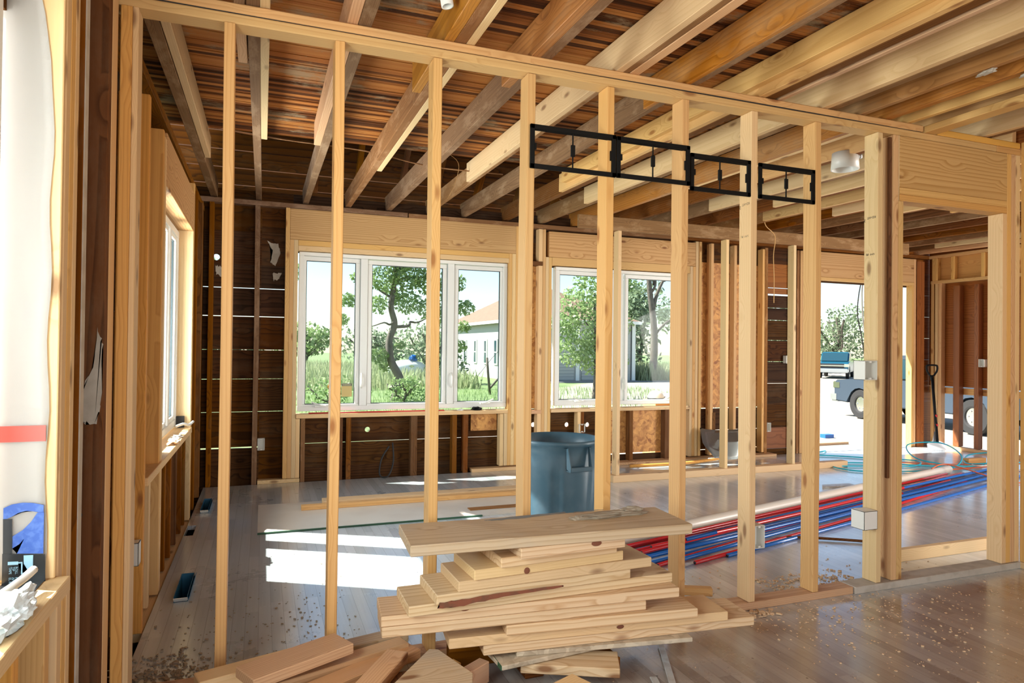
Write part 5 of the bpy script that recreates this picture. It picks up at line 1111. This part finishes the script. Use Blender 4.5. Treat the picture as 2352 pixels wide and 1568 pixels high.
# white building: lit long wall toward the left, shaded front with garage doors
bd = empty('outbuilding', (17, 40, GZ), 'white outbuilding with brown roof, slim windows and ribbed garage doors', 'building')
bX0, bX1, bY0, bY1 = 13.5, 21.0, 35.0, 50.0; hz = 2.95
boxes_mesh('wall', [(bX0, bX0+.2, bY0, bY1, GZ, hz), (bX0, bX1, bY0, bY0+.2, GZ, hz), (bX1-.2, bX1, bY0, bY1, GZ, hz)], 'siding', bd)
bm = bmesh.new(); e = .35; z0, z1 = hz, hz+2.3
q = [bm.verts.new(p) for p in [(bX0-e, bY0-e, z0), (bX1+e, bY0-e, z0), (bX1+e, bY1+e, z0), (bX0-e, bY1+e, z0), (17.2, 39.5, z1), (17.2, 46, z1)]]
for f in [(0, 1, 4), (1, 2, 5, 4), (2, 3, 5), (3, 0, 4, 5), (0, 3, 2, 1)]: bm.faces.new([q[i] for i in f])
link('roof', to_mesh(bm, 'roof'), 'roofb', bd, (0, 0, 0))
boxes_mesh('fascia', [(bX0-e-.04, bX0-e, bY0-e, bY1+e, z0-.16, z0+.02), (bX0-e, bX1+e, bY0-e-.04, bY0-e, z0-.16, z0+.02)], 'white', bd)
for i, yy in enumerate([36.6, 38.4, 40.4, 42.6, 45.0]):
    boxes_mesh('window', [(bX0-.06, bX0+.0, yy, yy+.62, GZ+.85, GZ+2.45)], 'white', bd)
    boxes_mesh('pane', [(bX0-.08, bX0-.055, yy+.12, yy+.50, GZ+.95, GZ+1.6), (bX0-.08, bX0-.055, yy+.12, yy+.50, GZ+1.68, GZ+2.35)], 'carglass', bd)
def ribbed():
    t = NT('ribbed_garage_door'); t.coords((1, 1, 1), rnd=False); sep = t.n('SeparateXYZ'); t.l(t.src, sep.inputs[0]); e = t.math('FRACT', t.math('DIVIDE', sep.outputs[2], .18)); t.l(t.mix(t.ramp(e, [(.1, 0), (.3, 1)]), (.26, .28, .28), (.42, .42, .39)), t.b.inputs['Base Color']); return t.m
M['ribbed'] = ribbed()
for i, (a, b) in enumerate([(15.0, 17.0), (17.5, 19.9)]): boxes_mesh('garage_door', [(a, b, bY0-.06, bY0+.01, GZ+.05, GZ+2.25)], 'ribbed', bd)
for i, a in enumerate([14.85, 17.1, 19.95, 20.85]): boxes_mesh('trim_post', [(a, a+.22, bY0-.10, bY0-.0, GZ+.02, hz-.1)], 'white', bd)
boxes_mesh('concrete_apron', [(14.4, 21, 33.4, bY0-.11, GZ, GZ+.04)], plain('concrete', (.22, .22, .21), .9), bd)
# white tank with blue dome
tk_ = empty('propane_tank', (6.9, 33.5, GZ), 'white rounded tank with blue dome in tall grass', 'tank')
bm = bmesh.new(); bmesh.ops.create_uvsphere(bm, u_segments=24, v_segments=12, radius=1)
for v in bm.verts: v.co = Vector((v.co.x*1.05, v.co.y*.5, v.co.z*.5+.75))
link('tank_body', to_mesh(bm, 'tank'), 'white', tk_, (6.9, 33.5, GZ), smooth=True)
lathe('dome', [(.22, 0), (.22, .18), (.16, .28), (0, .32)], 'pexblue', (7.2, 33.5, GZ+1.2), tk_, 20)
for dx in (-.6, .6): boxes_mesh('leg', [(6.9+dx-.08, 6.9+dx+.08, 33.3, 33.7, GZ, GZ+.45)], 'bark', tk_)
# fallen stick leaning outside
tube('dead_branch', [(9.6, 28.5, GZ), (10.2, 28.6, GZ+.6), (11.4, 28.9, GZ+1.5)], .05, 'bark', 'thin dead branch propped before the white building', 'branch', smoothn=4)
tube('wooden_stake', [(8.5, 25.5, GZ+1.5), (8.55, 25.5, GZ+.9), (8.65, 25.5, GZ)], .05, 'bark', 'short dark stump stick right of the crooked tree', 'stick')
tube('guy_wire', [(9.2, 30.3, GZ), (10.6, 31, GZ+1.4), (14.5, 33, GZ+4.6)], .012, 'blk', 'thin wire slanting across the white building', 'wire')
tube('overhead_cable', [(8.20, 6.735, 2.62), (8.42, 7.3, 2.50), (8.45, 7.5, 2.35), (8.5, 7.55, 1.9), (8.62, 7.6, 1.5), (8.78, 7.7, 1.05), (8.8, 7.7, .5)], .012, 'alu', 'grey cable pair dangling down in the doorway', 'cable', smoothn=5)
tube('overhead_cable', [(8.10, 6.735, 2.62), (8.38, 7.3, 2.50), (8.42, 7.5, 2.35), (8.40, 7.55, 1.9), (8.55, 7.6, 1.5), (8.75, 7.7, 1.05)], .008, 'blk', 'thin black cable dangling down in the doorway', 'cable', smoothn=5)
# vehicles
def pickup(label, loc, rz, paint, sc_=1.0):
    t = empty('pickup_truck', loc, label, 'vehicle'); L = 5.6; Wd = 1.95; Mx = Matrix.Translation(loc) @ Matrix.Rotation(rz, 4, 'Z')
    def part(name, prof, w, mat, y0=0, bev=.04):
        bm = bmesh.new(); a = [bm.verts.new((p[0], -w/2+y0, p[1])) for p in prof]; b = [bm.verts.new((p[0], w/2+y0, p[1])) for p in prof]
        bm.faces.new(a); bm.faces.new(b[::-1])
        for i in range(len(a)): bm.faces.new((a[i], b[i], b[(i+1) % len(a)], a[(i+1) % len(a)]))
        bmesh.ops.bevel(bm, geom=list(bm.edges), offset=bev, segments=2, affect='EDGES')
        o = link(name, to_mesh(bm, name), mat, None); o.parent = t; o.rotation_euler = (0, 0, 0); return o
    def arch(cx, r, n=8, z=.42): return [(cx+r*math.cos(PI*k/n), z+r*math.sin(PI*k/n)) for k in range(n+1)][::-1]
    prof = [(-2.75, .45)]+arch(-1.75, .47, 8, .42)+arch(1.75, .47, 8, .42)+[(2.78, .45), (2.80, 1.05), (.85, 1.12), (.8, 1.1), (-1.2, 1.15), (-2.70, 1.05), (-2.78, .9)]
    part('body', [(x, z) for x, z in prof], Wd, paint, bev=.03)
    part('cabin', [(-1.35, 1.12), (-.65, 1.78), (.75, 1.80), (.98, 1.12)], Wd-.22, paint, bev=.06)
    part('side_glass', [(-1.10, 1.17), (-.58, 1.68), (.62, 1.70), (.78, 1.17)], Wd-.20, 'carglass', bev=.01)
    part('windscreen', [(-1.37, 1.17), (-.72, 1.74), (-.66, 1.74), (-1.30, 1.17)], Wd-.34, 'carglass', bev=.01)
    part('grille', [(-2.83, .72), (-2.79, 1.02), (-2.70, 1.02), (-2.74, .72)], Wd-.5, 'blk', bev=.01)
    part('grille_bar', [(-2.86, .84), (-2.86, .91), (-2.74, .91), (-2.74, .84)], Wd-.3, 'chrome', bev=.01)
    part('bumper', [(-2.95, .42), (-2.95, .68), (-2.6, .70), (-2.6, .42)], Wd+.02, 'alu', bev=.05)
    for s in (-1, 1): part('headlamp', [(-2.80, .80), (-2.80, 1.0), (-2.5, 1.0), (-2.5, .80)], .28, 'chrome', s*(Wd/2-.13), .02)
    for x in (-1.75, 1.75):
        for s in (-1, 1):
            bm = bmesh.new(); pr = [(.0, .05), (.2, .05), (.21, .09), (.25, .10), (.385, .10), (.41, .06), (.41, -.10), (0, -.10)]; rg = [[bm.verts.new((r*math.cos(2*PI*k/28), s*h, r*math.sin(2*PI*k/28))) for k in range(28)] for r, h in pr if r > 0]
            for a, b in zip(rg, rg[1:]):
                for k in range(28): bm.faces.new((a[k], a[(k+1) % 28], b[(k+1) % 28], b[k]))
            bm.faces.new(rg[0])
            w = link('wheel', to_mesh(bm, 'wheel'), 'blk', None, (x, s*(Wd/2-.12), .41), smooth=False); w.parent = t
            bm = bmesh.new(); tube_bm(bm, [(0, s*.045, 0), (0, s*.062, 0)], .235, 24)
            for k in range(6): a = k*PI/3; tube_bm(bm, [(.14*math.cos(a), s*.06, .14*math.sin(a)), (.14*math.cos(a), s*.075, .14*math.sin(a))], .03, 8)
            hcap = link('hub', to_mesh(bm, 'hub'), 'chrome', None, (0, 0, 0)); hcap.parent = w
    t.rotation_euler = (0, 0, rz); t.scale = (sc_,)*3; return t
pickup('teal-blue pickup parked on the far grass, front facing house', (39.8, 37.6, GZ), math.radians(38), 'paintblue', 1.05)
pickup('grey-blue pickup parked on gravel, cut by the doorway posts', (16.6, 12.28, GZ), math.radians(-98), 'paintgrey', 1.02)
# things lying outside the doorway
box('lumber_board', (9.4, 11.2), (9.55, 9.65), (GZ, GZ+.05), 'pine', 'long board lying on gravel outside the doorway, nearer', 'board')
box('lumber_board', (9.0, 11.3), (10.35, 10.50), (GZ, GZ+.05), 'fir', 'second board lying on gravel outside the doorway', 'board')
ct = empty('power_tool', (11.2, 12.6, GZ), 'small yellow-black power tool on gravel outside', 'tool')
lathe('motor', [(0, -.1), (.07, -.1), (.09, 0), (.07, .1), (0, .1)], 'amber', (11.2, 12.6, GZ+.1), ct, 16, axis=(1, .3, .2)); tube('shaft', [(11.2, 12.6, GZ+.1), (11.55, 12.5, GZ+.06), (11.85, 12.45, GZ+.05)], .035, 'blk', parent=ct, smoothn=3)
box('blue_crate', (11.55, 11.8), (11.2, 11.35), (GZ, GZ+.08), 'pexblue', 'small blue item on the gravel outside the doorway', 'item')
box('wooden_post', (4.58, 4.92), (7.10, 7.40), (GZ, .665), 'pine', 'block just outside second window carrying the hat', 'post')
ht = empty('sun_hat', (4.73, 7.25, .665), 'pale hat with a dark band resting just outside second window', 'hat')
lathe('crown', [(.105, 0), (.10, .05), (.075, .09), (.03, .11), (0, .112)], 'ply', (4.68, 7.25, .668), ht, 24)
lathe('hat_band', [(.108, .0), (.108, .02), (.104, .02)], 'blk', (4.68, 7.25, .669), ht, 24)
q = lathe('brim', [(.0, 0), (.15, .0), (.15, .005), (0, .006)], 'ply', (4.76, 7.25, .69), ht, 24); q.rotation_euler = (0, -.35, 0)
